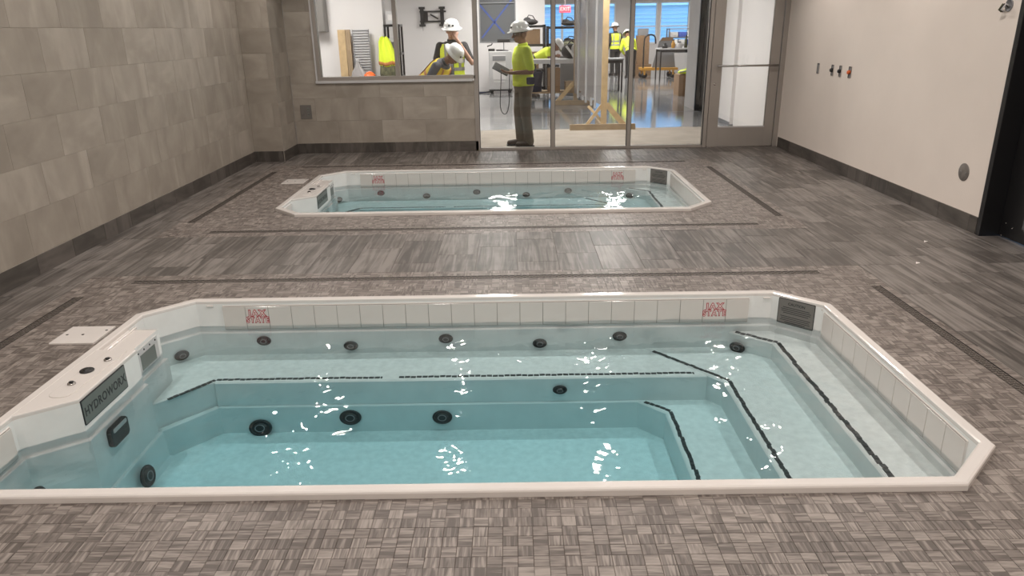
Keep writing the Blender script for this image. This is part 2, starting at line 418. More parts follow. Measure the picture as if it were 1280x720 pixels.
# left wall: faces +x
mb = MB(); mb.box(XL-.2, XL-.0025, Y0, YB, -.1, CEIL+.05)
wall_left = struct(obj('wall_left', mb, 'wgrout'))
lay_tiles(wall_left, 'wall_tile', (XL, 3.2, 0), (0, 1, 0), (0, 0, 1), 9.80-3.2, COURSES, .61, 'walltile')
lay_tiles(wall_left, 'wall_tile', (XL, Y0, 0), (0, 1, 0), (0, 0, 1), 3.2-Y0, [.14, 1.374, CEIL], 1.22, 'walltile')
# corner pier
PX, PY = -3.045, 9.80
mb = MB(); mb.box(XL, PX-.0025, PY+.0025, YB, -.1, CEIL+.05)
pier = struct(obj('wall_pier', mb, 'wgrout'))
lay_tiles(pier, 'wall_tile', (XL, PY, 0), (1, 0, 0), (0, 0, 1), PX-XL, COURSES, .61, 'walltile')
lay_tiles(pier, 'wall_tile', (PX, PY, 0), (0, 1, 0), (0, 0, 1), YB-PY, COURSES, .61, 'walltile')
# back wall under and around the window
WX0, WX1, WZ0, WZ1 = -2.665, -.50, .975, 2.45
mb = MB(); mb.box(PX, WX1+.02, YB+.0025, YB+.16, -.1, WZ0-.02); mb.box(PX, WX0-.02, YB+.0025, YB+.16, WZ0-.02, CEIL+.05)
mb.box(WX0-.02, XR+.1, YB+.0025, YB+.16, WZ1, CEIL+.05)
wall_back = struct(obj('wall_back', mb, 'wgrout'))
bc = [.14, .4485, .757, WZ0-.022]
lay_tiles(wall_back, 'wall_tile', (PX, YB, 0), (1, 0, 0), (0, 0, 1), WX1+.02-PX, bc, .61, 'walltile')
lay_tiles(wall_back, 'wall_tile', (PX, YB, 0), (1, 0, 0), (0, 0, 1), WX0-.02-PX, [WZ0-.022, 1.262, 1.57, 1.88, 2.19, 2.45, CEIL], .61, 'walltile')
lay_tiles(wall_back, 'wall_tile', (WX0-.02, YB, 0), (1, 0, 0), (0, 0, 1), XR-WX0+.02, [WZ1, CEIL], .61, 'walltile')
# right wall (plaster) with the black door near the frame's edge
DY1, DY0 = 5.705, 4.55
mb = MB(); mb.box(XR, XR+.35, DY1, YB+.2, -.1, CEIL+.05); mb.box(XR, XR+.35, Y0, DY0, -.1, CEIL+.05); mb.box(XR, XR+.35, DY0, DY1, 2.2, CEIL+.05)
wall_right = struct(obj('wall_right', mb, 'plaster'))
mb = MB(); mb.box(XL-.2, XR+.35, Y0-.2, Y0, -.1, CEIL+.05); struct(obj('wall_rear', mb, 'plaster'))
mb = MB(); mb.box(XL-.2, XR+.35, Y0-.2, YB+.16, CEIL, CEIL+.1); struct(obj('ceiling', mb, 'ceiling'))
# baseboards of dark porcelain
def baseboard(name, origin, u, length):
    u = Vector(u).normalized(); w = u.cross(Vector((0, 0, 1)))
    mb = MB(); o = Vector(origin); m_ = frame(o, u, (0, 0, 1)); mb.box(0, length, 0, .138, -.002, .004, m_)
    b = struct(obj(name, mb, 'wgrout'))
    s = 0; k = 0
    while s < length-.01:
        e = min(s+.457, length); me = wall_tile_mesh(e-s-.002, .138, .006, 'basetile')
        link('baseboard_tile', me, b, frame(o+u*((s+e)/2)+Vector((0, 0, .069))+w*.011, u, (0, 0, 1))); s += .457
baseboard('baseboard_left', (XL+.001, 3.2, 0), (0, 1, 0), 9.79-3.2)
baseboard('baseboard_pier', (XL+.012, PY-.001, 0), (1, 0, 0), PX-XL-.012)
baseboard('baseboard_corner', (PX+.001, PY-.011, 0), (0, 1, 0), YB-PY)
baseboard('baseboard_back', (PX+.013, YB-.001, 0), (1, 0, 0), WX1+.02-PX-.013)
baseboard('baseboard_right', (XR-.001, YB-.06, 0), (0, -1, 0), YB-.06-DY1-.02)

# ------------------------------------------------------------------ window and storefront
def pane(parent, x0, x1, z0, z1, y, material='glass'):
    mb = MB(); mb.box(x0, x1, y-.004, y+.004, z0, z1); return obj('pane', mb, material, parent)
FY0, FY1 = YB-.012, YB+.10
w1 = struct(thing('window_1', 'wide interior window in grey aluminium frame above the tiled low wall', 'window', ((WX0+WX1)/2, YB, WZ0)))
def sub(mb): return mb
def wobj(name, mb, material, parent, bevel=0):
    o = obj(name, mb, material, parent, bevel); o.matrix_local = Matrix.Translation(-Vector(parent.location)); return o
mb = MB(); mb.box(WX0-.03, WX1-.04, YB-.03, FY1, WZ0-.022, WZ0+.012); wobj('sill', mb, 'lightgrey', w1, .003)
mb = MB(); mb.box(WX0, WX1, FY0, FY1, WZ0+.012, WZ0+.06); wobj('bottom_rail', mb, 'alu', w1, .002)
mb = MB(); mb.box(WX0, WX0+.05, FY0, FY1, WZ0+.06, WZ1); wobj('side_jamb', mb, 'alu', w1, .002)
mb = MB(); mb.box(WX0-.022, WX0-.001, YB-.02, FY1, WZ0+.012, WZ1); wobj('edge_trim', mb, 'lightgrey', w1, .002)
mb = MB(); mb.box(-1.59, -1.535, FY0, FY1, WZ0+.06, WZ1); wobj('mullion', mb, 'alu', w1, .002)
for a, b_ in ((WX0+.05, -1.59), (-1.535, WX1-.03)):
    o = pane(w1, a, b_, WZ0+.06, WZ1, YB+.05); o.matrix_local = Matrix.Translation(-Vector(w1.location))
w2 = struct(thing('window_2', 'full height glazed screen with slim aluminium mullions', 'window', (1.1, YB, 0)))
MX = [-.49, .565, 1.632, 2.70]
for k, x in enumerate(MX):
    mb = MB(); w_ = .026 if k else .03; mb.box(x-w_, x+w_, FY0, FY1, 0, WZ1); wobj('mullion', mb, 'alu', w2, .002)
    if k < 3:
        mb = MB(); mb.box(x+w_, MX[k+1]-.026, FY0+.02, FY1-.02, 0, .035); wobj('bottom_rail', mb, 'alu', w2, .002)
        o = pane(w2, x+w_, MX[k+1]-.026, .035, WZ1, YB+.05); o.matrix_local = Matrix.Translation(-Vector(w2.location))
        for sx in (x+w_, MX[k+1]-.026-.006):
            mb = MB(); mb.box(sx, sx+.006, FY0+.012, YB+.044, .035, WZ1); wobj('gasket', mb, 'black', w2)
# glazed door at the right end
d1 = struct(thing('door_1', 'glazed door with wide grey aluminium stiles and a push bar', 'door', (3.2, YB, 0)))
DX0, DX1 = 2.735, 3.655
mb = MB(); mb.box(3.665, XR, FY0, FY1, 0, WZ1); wobj('frame_jamb', mb, 'alu', d1, .002)
mb = MB(); mb.box(DX0, DX0+.145, YB, YB+.05, .012, 2.36); wobj('stile', mb, 'alu', d1, .002)
mb = MB(); mb.box(DX1-.125, DX1, YB, YB+.05, .012, 2.36); wobj('stile', mb, 'alu', d1, .002)
mb = MB(); mb.box(DX0+.145, DX1-.125, YB, YB+.05, .012, .272); wobj('bottom_rail', mb, 'alu', d1, .002)
mb = MB(); mb.box(DX0+.145, DX1-.125, YB, YB+.05, 2.2, 2.36); wobj('top_rail', mb, 'alu', d1, .002)
mb = MB(); mb.box(DX0, DX1, YB-.03, YB+.12, 0, .012); wobj('threshold', mb, 'chrome', d1, .002)
mb = MB(); mb.box(DX0+.145, DX1-.125, YB-.006, YB+.0, .268, .288); wobj('glazing_bead', mb, 'lightgrey', d1)
o = pane(d1, DX0+.145, DX1-.125, .272, 2.2, YB+.025); o.matrix_local = Matrix.Translation(-Vector(d1.location))
mb = MB(); mb.tube([(DX0+.07, YB-.055, 1.10), (DX1-.02, YB-.055, 1.10)], .013, 12)
pb = wobj('push_bar', mb, 'chrome', d1)
for x in (DX0+.085, DX1-.05):
    mb = MB(); mb.tube([(x, YB-.055, 1.10), (x, YB+.002, 1.10)], .01, 10)
    o = obj('bar_bracket', mb, 'chrome', pb)
mb = MB(); mb.lathe([(.014, 0), (.014, .006), (.008, .008)], 14, Matrix.Translation((DX0+.06, YB, .86)) @ Matrix.Rotation(PI/2, 4, 'X')); wobj('lock_cylinder', mb, 'chrome', d1)
# black door in the right wall
d2 = struct(thing('door_2', 'black door in a deep black frame in the right hand wall', 'door', (XR, 5.1, 0)))
mb = MB(); mb.box(XR-.015, XR+.19, DY1-.04, DY1+.012, 0, 2.2); wobj('frame_jamb', mb, 'black', d2, .003)
mb = MB(); mb.box(XR-.015, XR+.19, DY0-.012, DY0+.04, 0, 2.2); wobj('frame_jamb', mb, 'black', d2, .003)
mb = MB(); mb.box(XR-.015, XR+.19, DY0+.04, DY1-.04, 2.15, 2.2); wobj('frame_head', mb, 'black', d2, .003)
mb = MB(); mb.box(XR+.14, XR+.19, DY0+.045, DY1-.045, .01, 2.14); wobj('door_leaf', mb, 'black', d2, .003)
mb = MB(); mb.box(XR+.132, XR+.139, DY0+.2, DY1-.3, .12, 1.9); wobj('pane', mb, 'dark_glass', d2, .002)
for yy, zz in ((5.60, .12), (5.52, .10), (5.63, .015)):
    mb = MB(); mb.lathe([(.006, 0), (.006, .003), (.003, .005)], 10, Matrix.Translation((XR+.14, yy, zz)) @ Matrix.Rotation(-PI/2, 4, 'Y')); wobj('screw', mb, 'chrome', d2)

# ------------------------------------------------------------------ downlights
def downlight(x, y, label):
    t = thing('downlight', label, 'downlight', (x, y, CEIL), 0, 'recessed downlights in the pool room ceiling')
    mb = MB(); mb.lathe([(.095, .0), (.095, -.006), (.06, -.008), (.05, -.003)], 24, cap=False); obj('trim_ring', mb, 'lightgrey', t)
    mb = MB(); mb.lathe([(.05, -.002), (.045, -.0035), (.001, -.004)], 24, cap=False); obj('lens', mb, 'lens', t)
    ld = bpy.data.lights.new('downlight_lamp', 'SPOT'); ld.energy = DOWN_W; ld.color = WARM; ld.spot_size = math.radians(160); ld.spot_blend = .6; ld.shadow_soft_size = .04
    lo = bpy.data.objects.new('lamp', ld); COL.objects.link(lo); lo.parent = t; lo.location = (0, 0, -.03)
for j, y in enumerate((9.05, 7.15, 5.2, 3.3, 1.4, -.4)):
    for i, x in enumerate((-2.55, -.73, 1.02, 2.83)):
        downlight(x, y, 'recessed ceiling downlight, %s in the %s row counted from the glass wall' % (('leftmost', 'second from left', 'third from left', 'rightmost')[i], ('first', 'second', 'third', 'fourth', 'fifth', 'sixth')[j]))

# ------------------------------------------------------------------ trench drains
def drain(k, a, b, c, label):
    L = b-a
    t = thing('trench_drain', label, 'drain', ((a+b)/2, c, 0) if k == 'h' else (c, (a+b)/2, 0), 0 if k == 'h' else PI/2, 'trench drains around the pools')
    mb = MB(); mb.box(-L/2, L/2, -DW/2, DW/2, -.012, -.004); obj('channel', mb, 'drain', t)
    fr_ = MB()
    for s_ in (-1, 1): fr_.box(-L/2, L/2, s_*DW/2-(.003 if s_ > 0 else 0), s_*DW/2+(0 if s_ > 0 else .003), -.01, .0005)
    obj('edge_frame', fr_, 'darkmetal', t)
    mb = MB(); n = int(L/.022)
    for i in range(n):
        x = -L/2+(i+.5)*L/n
        for j in range(3):
            y = (j-1)*.019
            if (i+j) % 2 == 0: mb.box(x-.0085, x+.0085, y-.0075, y+.0075, -.006, .0004)
            else: mb.box(x-.003, x+.003, y-.007, y+.007, -.006, -.001)
    stuff(obj('grate', mb, 'drainlight', t))
dl = ['long dark trench drain just behind the near pool', 'dark trench drain left of the near pool beside the white hatch', 'dark beaded trench drain right of the near pool',
      'long dark trench drain just in front of the far pool', 'short dark trench drain right of the far pool', 'short dark trench drain left of the far pool by the tiled wall', 'thin dark trench drain behind the far pool before the glass']
for d_, lb in zip(drains, dl): drain(*d_, lb)

# ------------------------------------------------------------------ pool
WZ = -.137
IN = .055
def build_pool(label):
    """built at the origin = left near corner of the bounding box, floor level"""
    L = POOL_X1-POOL_X0; Wd = POOL_W; ox, oy = POOL_X0, NEAR_Y
    root = thing('plunge_pool', label, 'pool', (POOL_X0, NEAR_Y, 0), 0, 'built-in plunge pools')
    def loc(p): return (p[0]-ox, p[1]-oy)
    T = Matrix.Translation((-ox, -oy, 0))
    oc = octagon(0, L, 0, Wd, CH); ic = inset(oc, IN)
    # rim: lofted ring with rounded edges
    mb = MB(); prof = [(0, -.03), (0, .022), (.003, .028), (.010, .0315), (IN-.008, .0315), (IN-.001, .027), (IN, .018), (IN, -.02)]
    loops = [[(x, y, z) for x, y in inset(oc, d)] for d, z in prof]
    for a, b in zip(loops, loops[1:]):
        k = len(mb.v); mb.add(a+b, [(i, (i+1) % 8, 8+(i+1) % 8, 8+i) for i in range(8)])
    obj('rim', mb, 'acrylic', root)
    # basin wall polygon, with the console and skimmer housing standing in from the left end
    x_in = POOL_X0+IN; A = inset(near_oct, IN)
    CX, SX = -2.035, -2.075
    poly = [A[0], A[1], A[2], A[3], A[4], A[5], A[6], (x_in, 3.93), (SX, 3.93), (SX, 3.615), (CX, 3.60), (CX, 3.04), (x_in+.02, 2.90), (x_in, 2.88), A[7]]
    poly = [loc(p) for p in poly]
    mb = MB(); prof = [(.0012, .012), (.0012, -.172), (.004, -.178), (.016, -.180), (.020, -.184), (.022, -.47), (.024, -.486), (.036, -.489), (.040, -.494), (.05, -.645), (.075, -.665)]
    loops = [[(x, y, z) for x, y in inset(poly, d)] for d, z in prof]; n = len(poly)
    for a, b in zip(loops, loops[1:]): mb.add(a+b, [(i, (i+1) % n, n+(i+1) % n, n+i) for i in range(n)])
    obj('basin_wall', mb, 'basin', root)
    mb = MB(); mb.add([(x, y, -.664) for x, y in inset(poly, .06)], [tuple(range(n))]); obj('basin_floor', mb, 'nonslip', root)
    # benches and steps: prism under a non-slip tread
    yf = NEAR_Y+POOL_W-IN; yn = NEAR_Y+IN; xr = POOL_X1-IN
    def solid(name, pts, z, zb=-.67):
        p = [loc(q) for q in pts]
        if area(p) < 0: p = p[::-1]
        mb = MB(); q = inset(p, .007)
        mb.add([(x, y, z) for x, y in q]+[(x, y, z-.006) for x, y in p]+[(x, y, zb) for x, y in p],
               [tuple(range(len(p)))]+[(k+len(p)+i, k+len(p)+(i+1) % len(p), k+(i+1) % len(p), k+i) for k in (0, len(p)) for i in range(len(p))])
        o = obj(name, mb, 'basin', root)
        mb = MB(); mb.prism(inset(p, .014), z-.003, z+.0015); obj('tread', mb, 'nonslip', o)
        return o
    BZ = -.333
    solid('bench', [(1.13, 3.915), (1.13, yf), (-2.0, yf), (A[6][0]+.01, A[6][1]), (A[6][0]+.01, 3.93), (SX+.02, 3.90), (SX+.02, 3.64), (-2.03, 3.675), (-1.80, 3.93), (-1.79, 3.915)], BZ)
    solid('step', [(.80, yf), (1.20, 3.83), (1.20, yn), (xr-.0, yn+.23), (xr, yf-.23), (1.62, yf)], BZ+.004)
    solid('step', [(1.335, yf), (1.575, 4.125), (1.575, yn), (1.62, yn), (xr, yn+.23), (xr, yf-.23), (1.62, yf)], -.222)
    solid('step', [(.70, 3.925), (.86, 3.76), (.86, yn), (1.25, yn), (1.25, 3.925)], -.49)
    solid('ledge', [(-1.79, 3.93), (-1.78, 3.901), (.78, 3.901), (.78, 3.93)], -.487)
    solid('ledge', [(-2.04, 3.66), (-1.80, 3.93), (-1.78, 3.901), (-2.008, 3.632)], -.487)
    def stripe(pts, z, w=.021, L=.03, gap=.005, label=None):
        mb = MB()
        for p, q in zip(pts, pts[1:]):
            p = Vector((*loc(p), 0)); q = Vector((*loc(q), 0)); d = (q-p); ln = d.length; d.normalize(); a = Vector((-d.y, d.x, 0)); s_ = 0
            while s_ < ln-.008:
                e_ = min(s_+L, ln); j = random.uniform(-.0035, .0035)
                c0 = p+d*s_+a*j; c1 = p+d*e_+a*(j+random.uniform(-.003, .003))
                vs = [c0-a*w/2, c1-a*w/2, c1+a*w/2, c0+a*w/2]
                mb.add([(v.x, v.y, z+.004) for v in vs]+[(v.x, v.y, z) for v in vs], [(0, 1, 2, 3), (4, 5, 1, 0), (5, 6, 2, 1), (6, 7, 3, 2), (7, 4, 0, 3)]); s_ += L+gap
        return stuff(obj('edge_stripe', mb, 'blacktile', root))
    stripe([(-1.98, 3.715), (-1.80, 3.95)], BZ); stripe([(-1.79, 3.955), (-.80, 3.955)], BZ); stripe([(-.70, 3.955), (1.06, 3.955)], BZ)
    stripe([(.875, 4.265), (1.235, 3.845)], BZ+.005); stripe([(1.235, 3.835), (1.235, 2.36)], BZ+.005)
    stripe([(1.40, 4.305), (1.607, 4.135)], -.221, .024); stripe([(1.607, 4.125), (1.607, 2.36)], -.221, .024)
    stripe([(.765, 3.895), (.893, 3.78)], -.489); stripe([(.893, 3.77), (.893, 2.36)], -.489)
    # waterline tile bands
    def band(o, u, length, n, face=None):
        u = Vector(u); v = Vector((0, 0, 1)); mb = MB(); fm = T @ frame(o, u, v)
        mb.box(0, length, -.165, .0, -.004, .007, fm); b = obj('tile_band', mb, 'acrylic', root, .003)
        pitch = length/n; me = MB(); me.tile(rect(-pitch/2+.0016, pitch/2-.0016, -.075, .075), 0, .006, .001); me = me.mesh('band_tile', 'bandtile')
        mg = MB(); mg.box(.004, length-.004, -.16, -.004, .006, .0085, fm); obj('grout_bed', mg, 'bandgrout', b)
        for i in range(n):
            mw = T @ frame(Vector(o)+u*((i+.5)*pitch)+Vector((0, 0, -.082))+u.cross(v)*.0115, u, v)
            t = link('band_tile', me, b, mw)
            if face and i in face:
                for nm, off, mt, dz in (('lettering', .0042, 'red', .0006), ('lettering', -.0006, 'whiteprint', .0022)):
                    text(nm, 'JAX', .056, mt, t, frame((0, .030, dz), (1, 0, 0), (0, 1, 0)), off, .0006, sx=1.0, spacing=1.28)
                    text(nm, 'STATE', .052, mt, t, frame((0, -.016, dz), (1, 0, 0), (0, 1, 0)), off, .0006, sx=.80, spacing=1.32)
        return b
    band((-1.853, yf+.001, 0), (1, 0, 0), 3.33, 23, (1, 21))
    band((xr+.001, 4.075, .0), (0, -1, 0), 1.455, 10)
    band((x_in-.001, 2.56, .0), (0, 1, 0), .29, 2)
    band((1.477, yn-.001, 0), (-1, 0, 0), 3.33, 23)
    # console top with the oval control plate
    mb = MB(); p = [loc(q) for q in [(x_in-.01, 3.605), (x_in-.01, 2.88), (x_in+.02, 2.90), (CX, 3.04), (CX, 3.605)]]
    mb.prism(p, .0, .031); con = obj('console', mb, 'acrylic', root, .006)
    mb = MB(); mb.prism([(y, x) for x, y in rrect(.55, .105, .04)][::-1], .031, .0345, Matrix.Translation((*loc((-2.135, 3.33)), 0)) @ Matrix.Rotation(-.045, 4, 'Z')); obj('control_plate', mb, 'acrylic', con, .0015)
    for (bx, by, r, m_) in ((-2.155, 3.335, .034, 'black'), (-2.115, 3.46, .019, 'chrome'), (-2.15, 3.19, .019, 'chrome')):
        mb = MB(); mb.lathe([(r, .034), (r, .040), (r*.85, .043), (r*.55, .041), (r*.5, .046), (.001, .047)], 22, Matrix.Translation((*loc((bx, by)), 0)))
        b_ = obj('control_knob', mb, m_, con)
        if m_ == 'chrome':
            mb = MB(); mb.lathe([(r*.6, .0465), (r*.55, .0485), (.001, .049)], 16, Matrix.Translation((*loc((bx, by)), 0))); obj('button_centre', mb, 'black', b_)
    mb = MB(); p = [loc(q) for q in [(x_in-.01, 3.93), (x_in-.01, 3.60), (SX, 3.60), (SX, 3.93)]]
    mb.prism(p, -.02, .008); obj('skimmer_housing', mb, 'acrylic', root, .005)
    mb = MB(); mb.bar((*loc((x_in+.03, 3.63)), .012), (*loc((x_in+.03, 3.96)), .012), .014, .012); obj('housing_ridge', mb, 'acrylic', root, .004)
    # skimmer mouth
    fm = T @ frame((SX, 3.765, -.073), (0, 1, 0), (0, 0, 1))
    mb = MB(); mb.prism([(-.125, -.078), (.125, -.078), (.125, .066), (-.125, .066)], -.002, .008, fm)
    sk = obj('skimmer_frame', mb, 'lightgrey', root, .002)
    mb = MB(); mb.box(-.085, .085, -.06, .028, .0075, .0095, fm); obj('skimmer_opening', mb, 'plaque', sk)
    for i in range(4):
        mb = MB(); mb.lathe([(.006, .008), (.005, .0105), (.001, .011)], 8, fm @ Matrix.Translation((-.1+.066*i, .047, 0))); obj('screw', mb, 'darkmetal', sk)
    # plaque
    fm = T @ frame((CX, 3.245, -.048), (0, 1, 0), (0, 0, 1))
    mb = MB(); mb.prism(rrect(.405, .128, .006), -.001, .005, fm); pq = obj('plaque', mb, 'black', root)
    mb = MB(); mb.prism(rrect(.395, .118, .005), .0045, .0062, fm); obj('plaque_face', mb, 'plaque', pq)
    text('plaque_lettering', 'HYDROWORX', .062, 'darkprint', pq, fm @ Matrix.Translation((0, -.004, .0064)), .0012, .0004, sx=.86, spacing=1.1)
    # caution sign on the far right chamfer
    e0, e1 = Vector(A[4]), Vector(A[3]); c_ = (e0+e1)/2; u = (e1-e0).normalized()
    fm = T @ frame((c_.x, c_.y, -.068), (u.x, u.y, 0), (0, 0, 1))
    mb = MB(); mb.prism(rrect(.232, .165, .006), -.001, .004, fm); sg = obj('caution_sign', mb, 'darkprint', root)
    mb = MB(); mb.prism(rrect(.224, .157, .005), .0035, .0048, fm); obj('sign_face', mb, 'sign', sg)
    text('sign_heading', 'CAUTION', .024, 'darkprint', sg, fm @ Matrix.Translation((0, .052, .0049)), .0006, .0003)
    mb = MB()
    for i, w_ in enumerate((.17, .19, .185, .16, 0, .19, .18, .19, .13)):
        if w_: mb.box(-w_/2, w_/2, .028-i*.012-.0022, .028-i*.012+.0022, .0048, .0052, fm)
    stuff(obj('sign_small_print', mb, 'darkprint', sg))
    # moulded slots near the corners
    for (sx, sy, ux, uy) in ((1.585, yf-.004, 1, 0), (1.848, 4.13, 0, 1), (1.79, 2.50, .7, .7), (-1.93, yf-.004, 1, 0), (x_in+.004, 2.56, 0, 1)):
        u = Vector((ux, uy, 0)).normalized(); c_ = Vector((*loc((sx, sy)), -.002)); mb = MB(); mb.bar(c_-u*.022, c_+u*.022, .014, .008); obj('moulded_slot', mb, 'acrylic', root, .002)
    # jets on the back wall
    def jet(x, y, z, n_, r, h=.68, kind='jet'):
        n_ = Vector(n_).normalized(); u = Vector((0, 0, 1)).cross(n_); u = u.normalized() if u.length > .1 else Vector((1, 0, 0)); v = n_.cross(u)
        fm = T @ frame((x, y, z), u, v) @ Matrix.Diagonal((1, h, 1, 1))
        mb = MB(); mb.lathe([(r, -.002), (r, .006), (r*.92, .012), (r*.8, .013), (r*.74, .006), (r*.6, .006), (r*.55, .015), (r*.3, .018), (.001, .016)], 20, fm)
        o = obj(kind, mb, 'black', root)
        mb = MB(); mb.lathe([(r*.45, .017), (r*.43, .0195), (r*.37, .0195), (r*.35, .017)], 18, fm, cap=False); obj('jet_ring', mb, 'midgrey', o)
    yw = yf-.02
    for x, z in ((-1.611, -.236), (-1.058, -.279), (-.447, -.24), (.154, -.282), (.664, -.241)): jet(x, yw, z, (0, -1, 0), .046)
    jet(-2.105, 4.215, -.285, (1, -1, 0), .046); jet(1.40, 4.245, -.30, (-.63, -.77, 0), .05)
    yb = 3.897
    jet(-1.0, yb, -.565, (0, -1, .15), .066, .72, 'suction_cover'); jet(-.448, yb, -.572, (0, -1, .15), .060, .72, 'suction_cover')
    jet(-1.545, yb-.01, -.622, (0, -1, .3), .07, .72, 'suction_cover'); jet(.258, 3.911, -.407, (0, -1, 0), .043, .62)
    jet(-1.955, 3.32, -.575, (1, 0, .2), .065, .9, 'suction_cover')
    jet(-2.13, 2.76, -.30, (1, 0, .2), .05, .8)
    # black lamp fixture under the plaque
    fm = T @ frame((CX+.018, 3.235, -.255), (0, 1, 0), (0, 0, 1))
    mb = MB(); mb.prism(rrect(.165, .105, .025), 0, .028, fm); lf = obj('underwater_lamp', mb, 'black', root, .006)
    mb = MB(); mb.prism(rrect(.125, .022, .008), .028, .031, fm @ Matrix.Translation((0, .034, 0))); obj('lamp_window', mb, 'lightgrey', lf)
    # drain plate on the floor
    fm = T @ Matrix.Translation((-1.72, 2.75, -.662))
    mb = MB(); mb.prism(rrect(.2, .2, .03), 0, .01, fm); fp = obj('floor_plate', mb, 'acrylic', root, .003)
    mb = MB(); mb.prism(rrect(.07, .07, .01), .01, .016, fm); obj('plate_centre', mb, 'black', fp)
    return root
pool = build_pool('near plunge pool, the large white rimmed one in the foreground')
far_pool = copy_tree(pool); far_pool.location = (POOL_X0, FAR_Y, 0); far_pool.scale = (1, FAR_SY, 1)
far_pool['label'] = 'far plunge pool, the smaller looking one in front of the glass wall'

# ------------------------------------------------------------------ water
def water_mesh():
    L = POOL_X1-POOL_X0; a = .0135; x0, x1, y0, y1 = IN-.004, L-IN+.004, IN-.004, POOL_W-IN+.004
    nx = int((x1-x0)/a); ny = int((y1-y0)/a); X, Y = np.meshgrid(np.linspace(x0, x1, nx+1), np.linspace(y0, y1, ny+1))
    Z = np.zeros_like(X)
    for k in range(90):
        lam = .042*(10**rng.random()); th = rng.random()*2*PI; kx, ky = math.cos(th)*2*PI/lam, math.sin(th)*2*PI/lam
        Z += .0085*lam/(2*PI)*np.sin(kx*X+ky*Y+rng.random()*6.28+.6*np.sin(1.7*Y+2.3*X+k))
    # calmer in places
    Z *= .62+.38*np.sin(1.3*X+.8)*np.sin(1.9*Y+.4)+.35/(1+np.exp(-(X-2.7)*6))
    c = CH-IN*.6
    cx = (X[:-1, :-1]+X[1:, 1:])/2; cy = (Y[:-1, :-1]+Y[1:, 1:])/2
    dx = np.minimum(cx-IN, L-IN-cx); dy = np.minimum(cy-IN, POOL_W-IN-cy)
    keep = dx+dy > (CH-IN*.586)-.02
    N = (nx+1)*(ny+1); idx = np.arange(N).reshape(ny+1, nx+1)
    q = np.stack([idx[:-1, :-1], idx[:-1, 1:], idx[1:, 1:], idx[1:, :-1]], -1)[keep]
    top = np.stack([X, Y, WZ+Z], -1).reshape(-1, 3); bot = np.stack([X, Y, np.full_like(X, -.70)], -1).reshape(-1, 3)
    from collections import Counter
    e = Counter(); dire = {}
    for f in q.tolist():
        for i in range(4):
            p_, r2 = f[i], f[(i+1) % 4]; kk = (min(p_, r2), max(p_, r2)); e[kk] += 1; dire[kk] = (p_, r2)
    side = [(d[1], d[0], d[0]+N, d[1]+N) for kk, d in dire.items() if e[kk] == 1]
    faces = q.tolist()+[[i+N for i in f[::-1]] for f in q.tolist()]+side
    me = bpy.data.meshes.new('pool_water'); me.from_pydata(np.concatenate([top, bot]).tolist(), [], faces)
    sm = [True]*len(q)+[False]*(len(faces)-len(q)); me.polygons.foreach_set('use_smooth', sm)
    me.materials.append(M['water'])
    bm = bmesh.new(); bm.from_mesh(me); bmesh.ops.delete(bm, geom=[v for v in bm.verts if not v.link_faces], context='VERTS'); bm.to_mesh(me); bm.free()
    return me
wm = water_mesh()
wn = stuff(tag(link('pool_water', wm, loc=(POOL_X0, NEAR_Y, 0)), 'clear teal rippled water filling the near plunge pool', 'water'))
wf = stuff(tag(link('pool_water', wm, loc=(POOL_X0, FAR_Y, 0)), 'clear teal rippled water filling the far plunge pool', 'water')); wf.scale = (1, FAR_SY, 1)

# ------------------------------------------------------------------ small fittings of the pool room
def hatch(x, y, label):
    t = thing('floor_hatch', label, 'hatch', (x, y, 0), 0, 'white access hatches in the mosaic')
    mb = MB(); mb.prism(rrect(.252, .246, .004, 2), -.004, .009); lid = obj('lid', mb, 'acrylic', t, .001)
    for a, b in ((0, 0), (-.09, -.0), (.105, .06)):
        mb = MB(); mb.lathe([(.008, .009), (.008, .0098), (.001, .0098)], 10, Matrix.Translation((a, b, 0))); obj('lid_screw', mb, 'darkmetal', t)
hatch(-2.478, 3.873, 'square white plastic hatch lid in the floor beside the near pool')
hatch(-2.512, 8.37, 'square white plastic hatch lid in the floor beside the far pool')
for i, (y, lb, kn) in enumerate(((9.29, 'empty steel switch box in the right wall, nearest the glass door', None), (8.87, 'steel switch box with black knob, second from the glass door', 'black'),
                        (8.655, 'steel switch box with black knob, third from the glass door', 'black'), (8.405, 'steel switch box with an orange red button on the right wall', 'orange'))):
    t = thing('switch_box', lb, 'switch box', (XR, y, 1.112), 0, 'switch boxes in the right wall')
    fm = frame((0, 0, 0), (0, -1, 0), (0, 0, 1)); w_ = .028 if i < 3 else .034
    mb = MB()
    for a, b, c, d in ((-w_, w_, .054, .06), (-w_, w_, -.06, -.054), (-w_, -w_+.005, -.054, .054), (w_-.005, w_, -.054, .054)): mb.box(a, b, c, d, -.002, .008, fm)
    obj('box_rim', mb, 'chrome', t); mb = MB(); mb.box(-w_+.004, w_-.004, -.054, .054, -.001, .002, fm); obj('box_back', mb, 'midgrey', t)
    if kn:
        mb = MB(); mb.lathe([(.022, .002), (.022, .022), (.016, .032), (.001, .034)], 16, fm @ Matrix.Translation((-.004, 0, 0))); obj('knob', mb, kn, t)
t = thing('cover_plate', 'round grey steel cover plate low on the right wall', 'cover plate', (XR, 6.036, .446))
fm = frame((0, 0, 0), (0, -1, 0), (0, 0, 1))
mb = MB(); mb.lathe([(.073, -.002), (.073, .003), (.068, .006), (.001, .006)], 30, fm); obj('plate', mb, mat('dull_steel', (.20, .18, .165), .6, metal=.3, var=.2, scale=20), t)
for a in (-.035, .035):
    mb = MB(); mb.lathe([(.006, .006), (.005, .008), (.001, .008)], 10, fm @ Matrix.Translation((a, 0, 0))); obj('plate_screw', mb, 'chrome', t)
